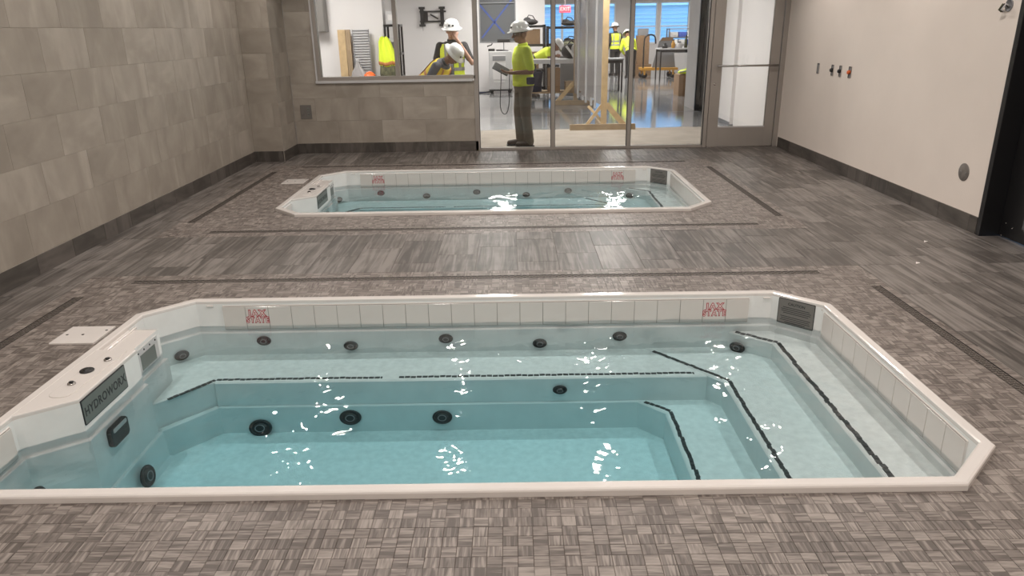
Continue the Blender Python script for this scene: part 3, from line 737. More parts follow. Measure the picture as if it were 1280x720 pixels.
t = thing('junction_box', 'small open junction box with loose wires high on the right wall', 'junction box', (XR, 5.87, 1.73))
mb = MB(); mb.lathe([(.045, -.002), (.045, .006), (.038, .008), (.036, .002)], 20, fm); obj('box_ring', mb, 'midgrey', t)
for k, c_ in enumerate(('camo', 'drain', 'lightgrey')):
    mb = MB(); mb.tube([fm @ Vector((.01*k-.01, -.01, 0)), fm @ Vector((.02*k-.02, .01, .04)), fm @ Vector((.015*k-.03, -.03, .055)), fm @ Vector((.02*k-.03, -.045, .03))], .006, 8); obj('wire', mb, c_, t)
t = thing('outlet_plate', 'double grey outlet plate on the low tiled wall', 'outlet', (-2.875, YB, .573))
mb = MB(); mb.prism(rrect(.155, .19, .006), 0, .006, frame((0, 0, 0), (1, 0, 0), (0, 0, 1))); obj('plate', mb, 'sign', t, .001)
for dz in (.035, -.035):
    mb = MB(); mb.prism(rrect(.034, .05, .012), .006, .009, frame((.035, 0, dz), (1, 0, 0), (0, 0, 1))); s_ = obj('socket', mb, 'plaque', t)
    for dx in (-.007, .007):
        mb = MB(); mb.box(dx-.0015, dx+.0015, -.006, .008, .009, .0095, frame((.035, 0, dz), (1, 0, 0), (0, 0, 1))); obj('slot', mb, 'black', s_)
mb = MB(); mb.prism(rrect(.032, .07, .003), .006, .011, frame((-.037, 0, 0), (1, 0, 0), (0, 0, 1))); obj('rocker', mb, 'sign', t, .001)
for (x, y, lb) in ((3.198, 5.51, 'tiny white paper scrap on the floor near the black door'), (2.854, 4.97, 'tiny white paper scrap on the planks beyond the right drain')):
    mb = MB(); mb.add([(0, 0, .001), (.035, .008, .006), (.04, .03, .002), (.012, .026, .008)], [(0, 1, 2, 3), (3, 2, 1, 0)]); tag(obj('paper_scrap', mb, 'whiteprint', loc=(x, y, 0)), lb, 'paper scrap', 'paper scraps on the floor')

# ================================================================== the hall beyond the glass
HC = 2.95
mb = MB(); mb.box(-6, 10, YB+.05, 30.2, -.02, -.004); struct(obj('floor_hall', mb, 'concrete'))
mb = MB()
n_ = 26; edge = [(-3.2+i*(6.9/n_), 12.68+.05*math.sin(i*1.7)+.04*math.sin(i*.6+1)) for i in range(n_+1)]
pp = [(-3.2, YB+.13), (3.7, YB+.13)]+edge[::-1]
mb.prism(pp, -.004, -.0015); stuff(tag(obj('floor_dust', mb, 'dust'), 'pale dusty film over the concrete just beyond the glass', 'dust'))
for k, (y, ) in enumerate(((15.15,), (20.3,), (25.5,))):
    mb = MB(); mb.box(-6, 10, y-.012, y+.012, -.004, -.0032); o = obj('control_joint', mb, 'midgrey', bpy.data.objects['floor_hall'])
mb = MB(); mb.box(-6, 10.2, YB+.16, 30.2, HC, HC+.1); struct(obj('ceiling_hall', mb, 'ceiling'))
mb = MB(); mb.box(-6.2, -6, YB, 30.2, -.1, HC); struct(obj('wall_hall_left', mb, 'white_wall'))
mb = MB(); mb.box(-6, PX, YB+.16, YB+.3, -.1, HC); struct(obj('wall_hall_front', mb, 'white_wall'))
mb = MB(); mb.box(10, 10.2, 16.27, 30.2, -.1, HC); struct(obj('wall_hall_right', mb, 'white_wall'))
mb = MB(); mb.box(-6, -2.37, 14.5, 14.75, -.1, HC); mb.box(-2.87, -2.37, 14.44, 14.5, -.1, HC); struct(obj('wall_nook', mb, 'white_wall'))
mb = MB()
mb.box(-6, -.86, 21.2, 21.4, -.1, HC); mb.box(-.86, .13, 21.2, 21.4, -.1, 1.28); mb.box(-.86, .13, 21.2, 21.4, 2.44, HC); mb.box(.13, .92, 21.2, 21.4, -.1, HC)
mb.box(.72, .92, 21.4, 30, -.1, HC)
struct(obj('wall_hall_back', mb, 'white_wall'))
# wall block behind the glazed door with a black doorway
mb = MB(); mb.box(3.72, 10, 12.8, 14.45, -.1, HC); mb.box(3.72, 10, 15.36, 16.27, -.1, HC); mb.box(4.2, 10, 14.45, 15.36, -.1, HC); mb.box(XR+.05, XR+.35, YB, 12.8, -.1, HC)
wb = struct(obj('wall_hall_block', mb, 'white_wall'))
mb = MB(); mb.box(3.70, 4.6, 12.79, 12.805, 0, .02); obj('base_trim', mb, 'midgrey', wb)
mb = MB(); mb.box(3.708, 3.72, 12.8, 14.45, 0, .06); obj('base_trim', mb, 'midgrey', wb)
d3 = struct(thing('door_3', 'black doorway in the white wall beyond the glass', 'door', (3.72, 14.9, 0)))
mb = MB(); mb.box(3.71, 4.19, 14.46, 14.52, 0, HC); wobj('frame_jamb', mb, 'black', d3); mb = MB(); mb.box(3.71, 4.19, 15.30, 15.355, 0, HC); wobj('frame_jamb', mb, 'black', d3)
mb = MB(); mb.box(3.80, 3.86, 14.52, 15.30, .01, HC-.02); wobj('door_leaf', mb, 'black', d3)
# small fittings on that wall seen through the door
t = thing('door_hook', 'small steel fitting on the wall behind the door glass', 'wall fitting', (4.25, 12.8, 1.02))
mb = MB(); mb.lathe([(.022, -.001), (.022, .008), (.01, .012), (.01, .03), (.015, .034), (.001, .036)], 14, frame((0, 0, 0), (1, 0, 0), (0, 0, 1))); obj('hook_base', mb, 'midgrey', t)
t = thing('wall_switch', 'slim white wall switch behind the door glass', 'switch', (3.98, 12.8, 1.2))
mb = MB(); mb.prism(rrect(.07, .115, .006), 0, .006, frame((0, 0, 0), (1, 0, 0), (0, 0, 1))); obj('switch_plate', mb, 'lightgrey', t)
mb = MB(); mb.box(-.012, .012, -.03, .03, .006, .011, frame((0, 0, 0), (1, 0, 0), (0, 0, 1))); obj('switch_rocker', mb, 'white_wall', t)
# unseen ceiling panels of the hall; the two nearest the glass are added fill
for i, (x, y) in enumerate(((-.22, 19.6), (2.7, 19.8), (-3.6, 12.6), (-.35, 11.9), (1.6, 12.2), (-4, 18), (6, 20), (3.6, 26), (7, 26.5), (2.2, 23.5))):
    t = thing('ceiling_panel_light', 'flat ceiling light of the hall ' + ('over the left shelving unit', 'over the small dark table', 'over the nook', 'added as fill for the yellow shirted person', 'added as fill for the wall behind the glazed door', 'over the empty left side', 'over the right aisle', 'over the stooping person', 'over the bin rack', 'before the exit sign')[i], 'ceiling light', (x, y, HC), 0, 'ceiling lights of the hall')
    mb = MB(); mb.box(-.31, .31, -.61, .61, -.02, 0); obj('panel_frame', mb, 'lightgrey', t)
    mb = MB(); mb.box(-.29, .29, -.59, .59, -.024, -.0195); obj('panel_lens', mb, 'lens2', t)
    ld = bpy.data.lights.new('panel_lamp', 'AREA'); ld.shape = 'RECTANGLE'; ld.size = .56; ld.size_y = 1.16; ld.energy = HALL_W; ld.color = (1, .95, .92)
    lo = bpy.data.objects.new('lamp', ld); COL.objects.link(lo); lo.parent = t; lo.location = (0, 0, -.03)
# far windows
mb = MB()
WBZ, WTZ = 1.0, 2.52
wins = [(1.0, 2.95), (3.05, 4.02), (4.55, 5.62), (5.72, 6.85), (7.3, 8.9)]
mb.box(.72, 10, 30, 30.2, -.1, WBZ); mb.box(.72, 10, 30, 30.2, WTZ, HC)
xs = [.72]+[v for w_ in wins for v in w_]+[10]
for a, b in zip(xs[::2], xs[1::2]): mb.box(a, b, 30, 30.2, WBZ, WTZ)
struct(obj('wall_hall_far', mb, 'white_wall'))
for k, (a, b) in enumerate(wins):
    w_ = struct(thing('window_%d' % (k+3), 'bright far exterior window of the hall', 'window', ((a+b)/2, 30, WBZ)))
    for q in ((a, a+.05, WBZ, WTZ), (b-.05, b, WBZ, WTZ), (a+.05, b-.05, WBZ, WBZ+.06), (a+.05, b-.05, WTZ-.05, WTZ), (a+.05, b-.05, 1.62, 1.66)):
        mb = MB(); mb.box(q[0], q[1], 29.97, 30.06, q[2], q[3]); wobj('frame_bar', mb, 'siding_white', w_)
    if k == 0:
        mb = MB(); mb.box(1.93, 2.01, 29.97, 30.06, WBZ+.06, WTZ-.05); wobj('frame_bar', mb, 'siding_white', w_)
    mb = MB(); mb.box(a+.05, b-.05, 30.01, 30.016, WBZ+.06, WTZ-.05); wobj('pane', mb, 'glass', w_)
# neighbouring building outside the far windows
mb = MB(); mb.box(-8, 24, 30.2, 60, -.3, -.2); struct(obj('ground_outside', mb, 'ground'))
t = thing('neighbour_building', 'blue lit clapboard building outside the far windows', 'building', (6, 36.5, -.2))
mb = MB(); mb.box(-9, 9, 0, .3, 0, 6); obj('wall', mb, 'siding', t)
me = MB(); me.box(-9, 9, -.03, -.001, -.012, .012); me = me.mesh('siding_board', 'siding_white')
for k in range(16): link('siding_board', me, t, loc=(0, 0, .6+k*.18))
mb = MB(); mb.box(-9.1, 9.1, -.2, .0, 2.75, 2.95); obj('eaves_board', mb, 'siding_white', t)
# exit sign
t = thing('exit_sign', 'red lit exit sign hanging before the far windows', 'sign', (1.66, 24.0, 2.17))
mb = MB(); mb.box(-.17, .17, -.02, .02, -.1, .1); obj('sign_body', mb, 'exit', t, .01)
text('sign_letters', 'EXIT', .15, 'whiteprint', t, frame((0, -.021, 0), (1, 0, 0), (0, 0, 1)), 0, .001)
mb = MB(); mb.tube([(0, 0, .1), (0, 0, HC-2.17)], .012, 8); obj('hanger', mb, 'lightgrey', t)
# interior window with a blue tape cross
w_ = struct(thing('window_8', 'dark interior window with a blue tape cross', 'window', (-.365, 21.2, 1.28)))
mb = MB(); mb.box(-.86, .13, 21.24, 21.26, 1.28, 2.44); wobj('pane', mb, mat('grey_blind_glass', (.115, .12, .125), .25), w_)
for q in ((-.86, -.83, 1.28, 2.44), (.10, .13, 1.28, 2.44), (-.83, .10, 1.28, 1.31), (-.83, .10, 2.28, 2.31)):
    mb = MB(); mb.box(q[0], q[1], 21.19, 21.25, q[2], q[3]); wobj('frame_bar', mb, 'midgrey', w_)
for a, b in (((-.84, 2.25), (-.18, 1.50)), ((-.80, 1.40), (.07, 2.42))):
    mb = MB(); mb.bar((a[0], 21.232, a[1]), (b[0], 21.232, b[1]), .006, .045, (0, -1, 0)); mb2 = MB(); mb2.bar((a[0], 21.232, a[1]), (b[0], 21.232, b[1]), .045, .006, (0, -1, 0)); wobj('tape_strip', mb2, 'bluetape', w_)
# television bracket
t = thing('tv_bracket', 'black steel television bracket on the white wall', 'tv bracket', (-2.13, 21.2, 1.97))
for x in (-.27, .27):
    mb = MB(); mb.box(x-.05, x+.05, -.07, -.05, -.25, .25); mb.box(x-.085, x+.085, -.065, -.05, .19, .25); mb.box(x-.085, x+.085, -.065, -.05, -.25, -.19); obj('arm_plate', mb, 'black', t)
    mb = MB(); mb.tube([(x, -.06, -.25), (x+.01, -.06, -.36)], .008, 6); obj('pull_cord', mb, 'midgrey', t)
for z in (-.12, .13):
    mb = MB(); mb.box(-.34, .38, -.05, -.03, z-.02, z+.02); obj('rail', mb, 'black', t)
mb = MB(); mb.box(-.32, -.12, -.028, -.001, -.1, .12); obj('wall_plate', mb, 'darkmetal', t)
mb = MB(); mb.bar((-.05, -.04, .06), (.16, -.04, -.06), .03, .04); obj('swing_arm', mb, 'black', t)

# ------------------------------------------------------------------ people
def remesh(name, mb, voxel, smooth_it, material, parent):
    me = mb.mesh('tmp'); o = bpy.data.objects.new('tmp', me); COL.objects.link(o)
    r = o.modifiers.new('r', 'REMESH'); r.mode = 'VOXEL'; r.voxel_size = voxel; r.use_smooth_shade = True
    s_ = o.modifiers.new('s', 'SMOOTH'); s_.factor = .5; s_.iterations = smooth_it
    dg = bpy.context.evaluated_depsgraph_get(); m2 = bpy.data.meshes.new_from_object(o.evaluated_get(dg)); bpy.data.objects.remove(o)
    m2.name = name; m2.materials.clear(); m2.materials.append(M[material]); m2.polygons.foreach_set('use_smooth', [True]*len(m2.polygons))
    return link(name, m2, parent)
V = Vector
def person(label, loc, rz, lean=0, head=(0, 0), pel=.90, feet=((0, .10), (0, -.10)), knees=None, elbows=None, wrists=None, hands=None,
           skin='skin', shirt='hivis', trousers='khaki', vest=None, vest_band='band', helmet_yaw=0, voxel=.008, scale=1.0, tuck=True, sleeve=.55):
    """local frame: +x forward, +y left, z up; returns the root"""
    root = thing('person', label, 'person', loc, rz, None); root.scale = (scale,)*3
    P = V((0, 0, pel)); u = V((math.sin(lean), 0, math.cos(lean))); f = V((math.cos(lean), 0, -math.sin(lean))); lft = V((0, 1, 0))
    def sp(t, a=0, b=0): return P+u*t+f*a+lft*b
    def ring(t, wy, wx, a=0, n=18): return [sp(t, a+wx*math.cos(2*PI*k/n), wy*math.sin(2*PI*k/n)) for k in range(n)]
    TOR = [(-.10, .155, .115, 0), (-.02, .172, .128, .0), (.10, .160, .118, .005), (.20, .160, .115, .01), (.32, .182, .125, .01), (.42, .190, .118, .0), (.49, .165, .088, -.01), (.525, .085, .066, -.015)]
    def torso(mb, t0, t1, k):
        rs = [ring(t, wy+k, wx+k, a) for t, wy, wx, a in TOR if t0 <= t <= t1]; return mb.loft(rs)
    hp = [sp(.0, 0, .09), sp(.0, 0, -.09)]
    ft = [V((feet[0][0], feet[0][1], 0)), V((feet[1][0], feet[1][1], 0))]
    an = [p+V((-.02, 0, .09)) for p in ft]
    kn = []
    for i in range(2):
        mid = (hp[i]+an[i])/2
        kn.append(V(knees[i]) if knees else mid+V((.03, 0, .01)))
    shl = [sp(.455, -.005, .185), sp(.455, -.005, -.185)]
    if elbows is None: elbows = [sp(.17, -.04, .24), sp(.17, -.04, -.24)]
    else: elbows = [V(e) for e in elbows]
    if wrists is None: wrists = [sp(-.05, .06, .25), sp(-.05, .06, -.25)]
    else: wrists = [V(w) for w in wrists]
    hdir = V((math.sin(lean*.5+head[0]), 0, math.cos(lean*.5+head[0]))); R = Matrix.Rotation(head[1], 3, 'Z')
    nk = sp(.52, -.01); hc = nk+hdir*.155+V((.02*math.cos(head[0]), 0, 0))
    # head frame: forward, left, up
    hf = V((hdir.z, 0, -hdir.x)); hu = hdir; RM = Matrix.Rotation(head[1], 3, hu); hf = RM @ hf; hl = hu.cross(hf)
    HM = Matrix((hf, hl, hu)).transposed()
    def hd(x, y, z): return hc+hf*x+hl*y+hu*z
    b = MB()
    torso(b, -.2, .6, -.012)
    b.cap(sp(.49, -.012), nk+hdir*.07, .058, .055)
    b.ell(hd(-.005, 0, .03), (.098, .078, .115), 16, HM); b.ell(hd(.025, 0, -.045), (.066, .058, .07), 14, HM); b.ell(hd(.062, 0, -.085), (.026, .03, .02), 10, HM)
    b.cap(hd(.088, 0, .015), hd(.112, 0, -.022), .010, .016); b.ell(hd(.082, 0, .038), (.02, .05, .012), 10, HM); b.ell(hd(.09, 0, -.058), (.012, .026, .010), 10, HM)
    for s_ in (1, -1): b.ell(hd(-.01, s_*.078, -.005), (.02, .012, .032), 10, HM)
    for i in range(2):
        b.cap(hp[i], kn[i], .075, .052); b.cap(kn[i], an[i], .05, .036); b.cap(an[i], ft[i]+V((.10, 0, .035)), .036, .03)
        b.cap(shl[i], elbows[i], .050, .038); b.cap(elbows[i], wrists[i], .038, .026)
        # hand: palm, four fingers and a thumb
        d = (wrists[i]-elbows[i]).normalized(); side = 1 if i == 0 else -1
        hinfo = hands[i] if hands else None
        pn = V(hinfo[1]).normalized() if hinfo else V((0, -side, 0))      # palm normal
        fd = V(hinfo[0]).normalized() if hinfo else d
        pn = (pn-fd*pn.dot(fd)).normalized(); ac = fd.cross(pn)           # across the palm
        th = ac*(hinfo[2] if hinfo else 1)
        w0 = wrists[i]; curl = hinfo[3] if hinfo else .35
        b.cap(w0, w0+fd*.03, .027, .027)
        for q in (-.027, -.009, .009, .027): b.cap(w0+fd*.02+ac*q*.7, w0+fd*.088+ac*q, .014, .0125)
        for q, ln in ((-.029, .060), (-.0095, .072), (.0095, .076), (.029, .068)):
            if th.dot(ac) < 0: ln = {-.029: .068, -.0095: .076, .0095: .072, .029: .060}[q]
            p0 = w0+fd*.09+ac*q; a1 = curl; d1_ = fd*math.cos(a1)+pn*math.sin(a1); p1 = p0+d1_*ln*.55
            a2 = curl*2.2; d2_ = fd*math.cos(a2)+pn*math.sin(a2); p2 = p1+d2_*ln*.5
            b.cap(p0, p1, .0095, .009, 8); b.cap(p1, p2, .009, .0075, 8)
        t0 = w0+fd*.03+th*.024; t1 = t0+fd*.03+th*.028+pn*.015; t2 = t1+fd*.032+th*.006+pn*.014
        b.cap(t0, t1, .0125, .011, 8); b.cap(t1, t2, .0105, .0085, 8)
    remesh('body', b, voxel, 3, skin, root)
    # eyes
    for s_ in (1, -1):
        mb = MB(); mb.ell(hd(.0845, s_*.031, .012), (.008, .013, .007), 10, HM); e_ = obj('eye', mb, 'whiteprint', root)
        mb = MB(); mb.ell(hd(.090, s_*.031, .012), (.004, .006, .006), 8, HM); obj('iris', mb, 'hair', e_)
    mb = MB(); mb.ell(hd(.0995, 0, -.056), (.004, .022, .004), 8, HM); obj('mouth', mb, 'band_o' if skin == 'skin2' else 'boot', root)
    # hair
    mb = MB(); rings = []
    for k in range(9):
        a = .25+.95*k/8*1.45; rr = math.sin(a); zz = math.cos(a)
        rings.append([hd(-.008+.101*rr*math.cos(w)*(1 if math.cos(w) < .3 else .9 if zz > .5 else .62), .083*rr*math.sin(w), .03+.119*zz) for w in [2*PI*j/20 for j in range(20)]])
    mb.loft(rings[::-1]); obj('hair', mb, 'hair', root)
    # shirt
    mb = MB(); torso(mb, -.02, .53, .014)
    if not tuck: mb.loft([ring(t, wy, wx, a) for t, wy, wx, a in ((-.02, .196, .152, 0), (.04, .196, .150, 0), (.14, .186, .142, .005))])
    for i in range(2): mb.cap(shl[i]+V((0, 0, -.004)), shl[i].lerp(elbows[i], sleeve+.3 if sleeve < .7 else 1), .072, .062)
    if sleeve > .9:
        for i in range(2): mb.cap(elbows[i], elbows[i].lerp(wrists[i], .85), .052, .04)
    remesh('shirt', mb, .012, 3, shirt, root)
    mb = MB(); mb.lathe([(.070, -.012), (.074, .012), (.066, .030), (.060, .012), (.060, -.012)], 18, Matrix.Translation(sp(.53, -.012)) @ Matrix.Rotation(lean+.15, 4, 'Y'), cap=False); obj('collar', mb, shirt, root)
    # trousers
    mb = MB(); torso(mb, -.2, .1, .012)
    for i in range(2):
        mb.cap(hp[i]+V((0, 0, -.03)), kn[i], .104, .082); mb.cap(kn[i], an[i]+V((0, 0, -.01)), .080, .070)
    remesh('trousers', mb, .014, 4, trousers, root)
    mb = MB(); mb.loft([ring(.085, .176, .134, .003), ring(.12, .174, .132, .004)], cap=False); obj('belt', mb, 'boot', root)
    for i in range(2):
        mb = MB(); p = ft[i]
        mb.cap(p+V((-.035, 0, .055)), p+V((.0, 0, .06)), .05, .05); mb.cap(p+V((0, 0, .05)), p+V((.15, 0, .042)), .048, .042); mb.cap(p+V((-.02, 0, .06)), p+V((-.02, 0, .15)), .05, .052)
        bo = remesh('boot', mb, .012, 3, 'boot', root)
        mb = MB(); mb.prism([(p.x+x, p.y+y) for x, y in ((-.085, -.04), (.0, -.045), (.12, -.05), (.19, -.03), (.195, .03), (.12, .05), (0, .045), (-.085, .04))], 0, .022); obj('sole', mb, 'black', bo, .004)
    # vest
    if vest:
        mb = MB(); torso(mb, -.02, .5, .024)
        ve = remesh('vest', mb, .012, 2, vest, root)
        for t0, t1 in ((.09, .14), (.21, .26)):
            def wd(t):
                for (ta, a1, b1, c1), (tb, a2, b2, c2) in zip(TOR, TOR[1:]):
                    if ta <= t <= tb: k = (t-ta)/(tb-ta); return a1+(a2-a1)*k+.027, b1+(b2-b1)*k+.027, c1+(c2-c1)*k
            mb = MB(); mb.loft([ring(t, *wd(t), n=24) for t in (t0, (t0+t1)/2, t1)], cap=False); obj('reflective_band', mb, vest_band, ve)
        for s_ in (1, -1):
            def dep(t, y=.105):
                wy, wx, a = wd(t); return a, wx*math.sqrt(max(0, 1-(y/wy)**2))
            fr_t = [.14, .22, .30, .38, .44, .48]
            pts = [sp(t, dep(t)[0]+dep(t)[1], s_*.105) for t in fr_t]+[sp(.515, 0, s_*.105)]+[sp(t, dep(t)[0]-dep(t)[1], s_*.105) for t in fr_t[::-1]]
            mb = MB()
            rs = [[p+V((0, .024, 0)), p+V((0, -.024, 0)), p+V((0, -.024, 0))*1+f*.002, p+V((0, .024, 0))+f*.002] for p in pts]
            mb.loft(rs, smooth=False, cap=False); obj('shoulder_band', mb, vest_band, ve)
        mb = MB(); mb.loft([[sp(t, a, .012), sp(t, a, -.012), sp(t, a-.012, -.012), sp(t, a-.012, .012)] for t, a in ((-.01, .158), (.1, .150), (.2, .148), (.32, .158), (.40, .147))], smooth=False); obj('zip', mb, 'black', ve)
    # full brim hard hat
    H4 = Matrix.Translation(hd(-.004, 0, .06)) @ HM.to_4x4() @ Matrix.Rotation(helmet_yaw, 4, 'Z') @ Matrix.Diagonal((1.2, 1.06, 1.06, 1))
    mb = MB(); mb.lathe([(.152, -.022), (.154, -.014), (.118, .004), (.112, .03), (.104, .065), (.084, .095), (.050, .113), (.002, .119)], 28, H4, cap=False)
    hm = obj('hard_hat', mb, 'helmet', root); sd = hm.modifiers.new('solid', 'SOLIDIFY'); sd.thickness = .004
    mb = MB(); mb.loft([[H4 @ V((-.10+.20*k/8, y, .112+.012*math.sin(PI*k/8)-.06*((k-4)/4)**2)) for y in (.012, -.012)]+[H4 @ V((-.10+.20*k/8, y, .10-.06*((k-4)/4)**2)) for y in (-.012, .012)] for k in range(9)], smooth=False); obj('hat_ridge', mb, 'helmet', hm)
    for a in (.25, -.25, 2.6):
        mb = MB(); mb.prism(rrect(.03, .026, .008), 0, .002, H4 @ Matrix.Rotation(a, 4, 'Z') @ frame((.109, 0, .045), (0, 1, 0), (-.15, 0, 1))); obj('hat_sticker', mb, 'darkprint', hm)
    mb = MB(); mb.lathe([(.109, -.03), (.111, -.016), (.110, -.01)], 24, H4 @ Matrix.Diagonal((.86, .80, 1, 1)), cap=False); obj('hat_band', mb, 'black', hm)
    return root
# 1: yellow polo, looking down at a tablet
man = person('person in yellow shirt, khaki trousers and white hard hat holding a tablet', (.165, 10.86, -.0012), PI+.30, lean=.03, head=(.10, .0), pel=.875,
    feet=((-.03, .105), (.04, -.10)), elbows=((-.03, .27, 1.055), (-.03, -.26, 1.05)), wrists=((.22, .17, 1.045), (.23, -.10, 1.05)),
    hands=(((1, -.25, .12), (.1, -.3, 1), 1, .3), ((1, .3, .1), (.1, .3, 1), -1, .3)), skin='skin3', shirt='hivis', trousers='khaki', tuck=False, sleeve=.5, voxel=.0065)
t = thing('tablet', 'black tablet with a looped cord held by the yellow shirted person', 'tablet', (-.15, 10.80, 1.09), 0)
TM = Matrix.Rotation(.5, 4, 'Y') @ Matrix.Rotation(.55, 4, 'X')
mb = MB(); mb.prism(rrect(.24, .17, .012), -.006, .006, TM); tb = obj('case', mb, 'black', t, .002)
mb = MB(); mb.prism(rrect(.21, .145, .004), .006, .007, TM); obj('screen', mb, 'blackcloth', tb)
cp = [(.0, -.06, -.01), (-.005, -.06, -.2), (-.02, -.06, -.42), (-.01, -.06, -.56), (.04, -.06, -.62), (.085, -.06, -.57), (.11, -.06, -.42), (.115, -.05, -.2), (.12, -.04, -.04)]
def smooth_path(P, n=6):
    P = [V(p) for p in P]; out = []
    for i in range(len(P)-1):
        a, b, c, d = P[max(i-1, 0)], P[i], P[i+1], P[min(i+2, len(P)-1)]
        for k in range(n):
            s_ = k/n; out.append(.5*((2*b)+(c-a)*s_+(2*a-5*b+4*c-d)*s_**2+(3*b-a-3*c+d)*s_**3))
    return out+[P[-1]]
mb = MB(); mb.tube(smooth_path(cp), .006, 6); obj('cord', mb, 'black', t)
t = thing('belt_pouch', 'dark navy pouch on the hip of the yellow shirted person', 'pouch', (.27, 10.665, .93), .25)
mb = MB(); mb.prism(rrect(.12, .10, .02), -.05, .0, frame((0, 0, 0), (1, 0, 0), (0, 0, 1))); obj('pouch_body', mb, 'navy', t, .01)
mb = MB(); mb.prism(rrect(.11, .04, .015), 0, .008, frame((0, 0, .03), (1, 0, 0), (0, 0, 1))); obj('pouch_flap', mb, 'navy', t, .003)
# 2: hand to the face
person('person in black shirt and yellow vest rubbing eyes behind the window', (-.93, 12.1, -.0012), PI*1.5+.12, lean=.02, head=(.18, -.1), pel=.93,
    elbows=((-.02+.12, .30, 1.13), (-.02, -.27, 1.12)), wrists=((.20, .06, 1.50), (.03, -.25, .88)),
    hands=(((-.05, -.35, 1), (-1, .2, 0), -1, .5), ((0, .1, -1), (0, 1, 0), 1, .35)), skin='skin2', shirt='blackcloth', trousers='navy', vest='hivis', sleeve=.4, voxel=.009)
# 3: bending forward
person('person bending forward in grey shirt and orange yellow vest behind the window', (-1.36, 11.62, -.0012), -.45, lean=.92, head=(.40, -.1), pel=.84,
    feet=((-.02, .12), (-.06, -.12)), elbows=((.34, .27, .90), (.26, -.31, .88)), wrists=((.52, .16, .74), (.46, -.16, .72)),
    skin='skin3', shirt='greycloth', trousers='navy', vest='hivis_o', vest_band='band_o', sleeve=.4, voxel=.009)
# 4: bent over the workbench
person('person in yellow vest bent low over the workbench', (.50, 18.85, -.004), -.1, lean=1.1, head=(.35, 0), pel=.88, feet=((0, .12), (-.05, -.12)),
    elbows=((.42, .26, .98), (.42, -.26, .98)), wrists=((.60, .12, .99), (.60, -.12, .99)), skin='skin', shirt='hivis', trousers='navy', voxel=.012, sleeve=.4)
# 5, 6: far workers
person('person standing far off in black and yellow vest near the windows', (3.66, 27.2, -.004), PI*.6, lean=.05, head=(.2, 0), skin='skin', shirt='blackcloth', trousers='blackcloth', vest='hivis', voxel=.013, sleeve=1, scale=1.02)
person('person stooping far off in yellow top and dark trousers near the windows', (4.02, 25.9, -.004), PI*.55, lean=.75, head=(.3, 0), pel=.86, skin='skin', shirt='hivis', trousers='blackcloth', voxel=.013, sleeve=1,
    elbows=((.30, .25, .92), (.30, -.25, .92)), wrists=((.42, .1, .75), (.42, -.1, .75)))

# ------------------------------------------------------------------ things in the nook behind the window
t = thing('timber_board', 'tall pale timber board standing against the nook wall', 'board', (-3.14, 14.36, -.004))
mb = MB(); mb.box(-.07, .07, -.02, .02, 0, 1.66); obj('plank_body', mb, 'pine', t, .003)
t = thing('timber_board', 'narrow brown timber board beside the pale board', 'board', (-3.02, 14.36, -.004)); mb = MB(); mb.box(-.045, .045, -.02, .02, 0, 1.66); obj('plank_body', mb, 'pine2', t, .003)
t = thing('wire_rack', 'white wire rack panel leaning on the nook wall', 'wire rack', (-2.93, 14.33, -.004))
for x in (0.0, .30): mb = MB(); mb.tube([(x, 0, 0), (x, .0, 1.66)], .008, 6); obj('rack_side', mb, 'midgrey', t)
me = MB(); me.tube([(0, 0, 0), (.30, 0, 0)], .006, 6); me = me.mesh('rack_wire', 'midgrey')
for k in range(16): link('rack_wire', me, t, loc=(0, 0, .95+k*.046))
mb = MB(); mb.box(.01, .29, .012, .018, .9, 1.66); obj('rack_backing', mb, 'lightgrey', t)
t = thing('plastic_bag', 'clear crumpled plastic bag hanging on the wire rack', 'bag', (-2.84, 14.16, -.004))
mb = MB(); rr_ = random.Random(3); rings = []
for z, r in ((0.5, .11), (.62, .15), (.78, .155), (.92, .12), (1.02, .05), (1.10, .03), (1.14, .045)):
    rings.append([V((r*(1+rr_.uniform(-.22, .22))*math.cos(2*PI*k/14), .5*r*(1+rr_.uniform(-.2, .2))*math.sin(2*PI*k/14), z)) for k in range(14)])
mb.loft(rings); obj('bag_body', mb, 'sheet', t)
mb = MB(); mb.tube([(0, 0, 1.1), (.0, .05, 1.16), (0, .09, 1.12)], .006, 6); obj('bag_tie', mb, 'lightgrey', t)
t = thing('storage_crate', 'light grey crate under the clear plastic bag', 'crate', (-2.84, 14.16, -.004))
mb = MB(); mb.box(-.12, .12, -.12, .12, 0, .45); obj('crate_body', mb, 'lightgrey', t, .01); mb = MB(); mb.box(-.125, .125, -.125, .125, .45, .495); obj('crate_lid', mb, 'midgrey', t, .005)
t = thing('orange_helmet', 'orange hard hat on a box in the nook', 'hard hat', (-2.58, 13.86, .78))
mb = MB(); mb.lathe([(.15, 0), (.152, .006), (.118, .02), (.112, .05), (.1, .09), (.075, .12), (.04, .138), (.002, .142)], 24, cap=False); obj('hat_shell', mb, 'orange', t)
mb = MB(); mb.tube([(-.1, 0, .085), (-.05, 0, .13), (0, 0, .146), (.05, 0, .13), (.1, 0, .085)], .012, 8); obj('hat_ridge', mb, 'orange', t)
t = thing('grey_box', 'grey storage box under the orange hard hat', 'box', (-2.58, 13.86, -.004))
mb = MB(); mb.box(-.2, .2, -.15, .15, 0, .74); obj('box_body', mb, 'midgrey', t, .01); mb = MB(); mb.box(-.21, .21, -.16, .16, .74, .784); obj('box_lid', mb, 'lightgrey', t, .006)
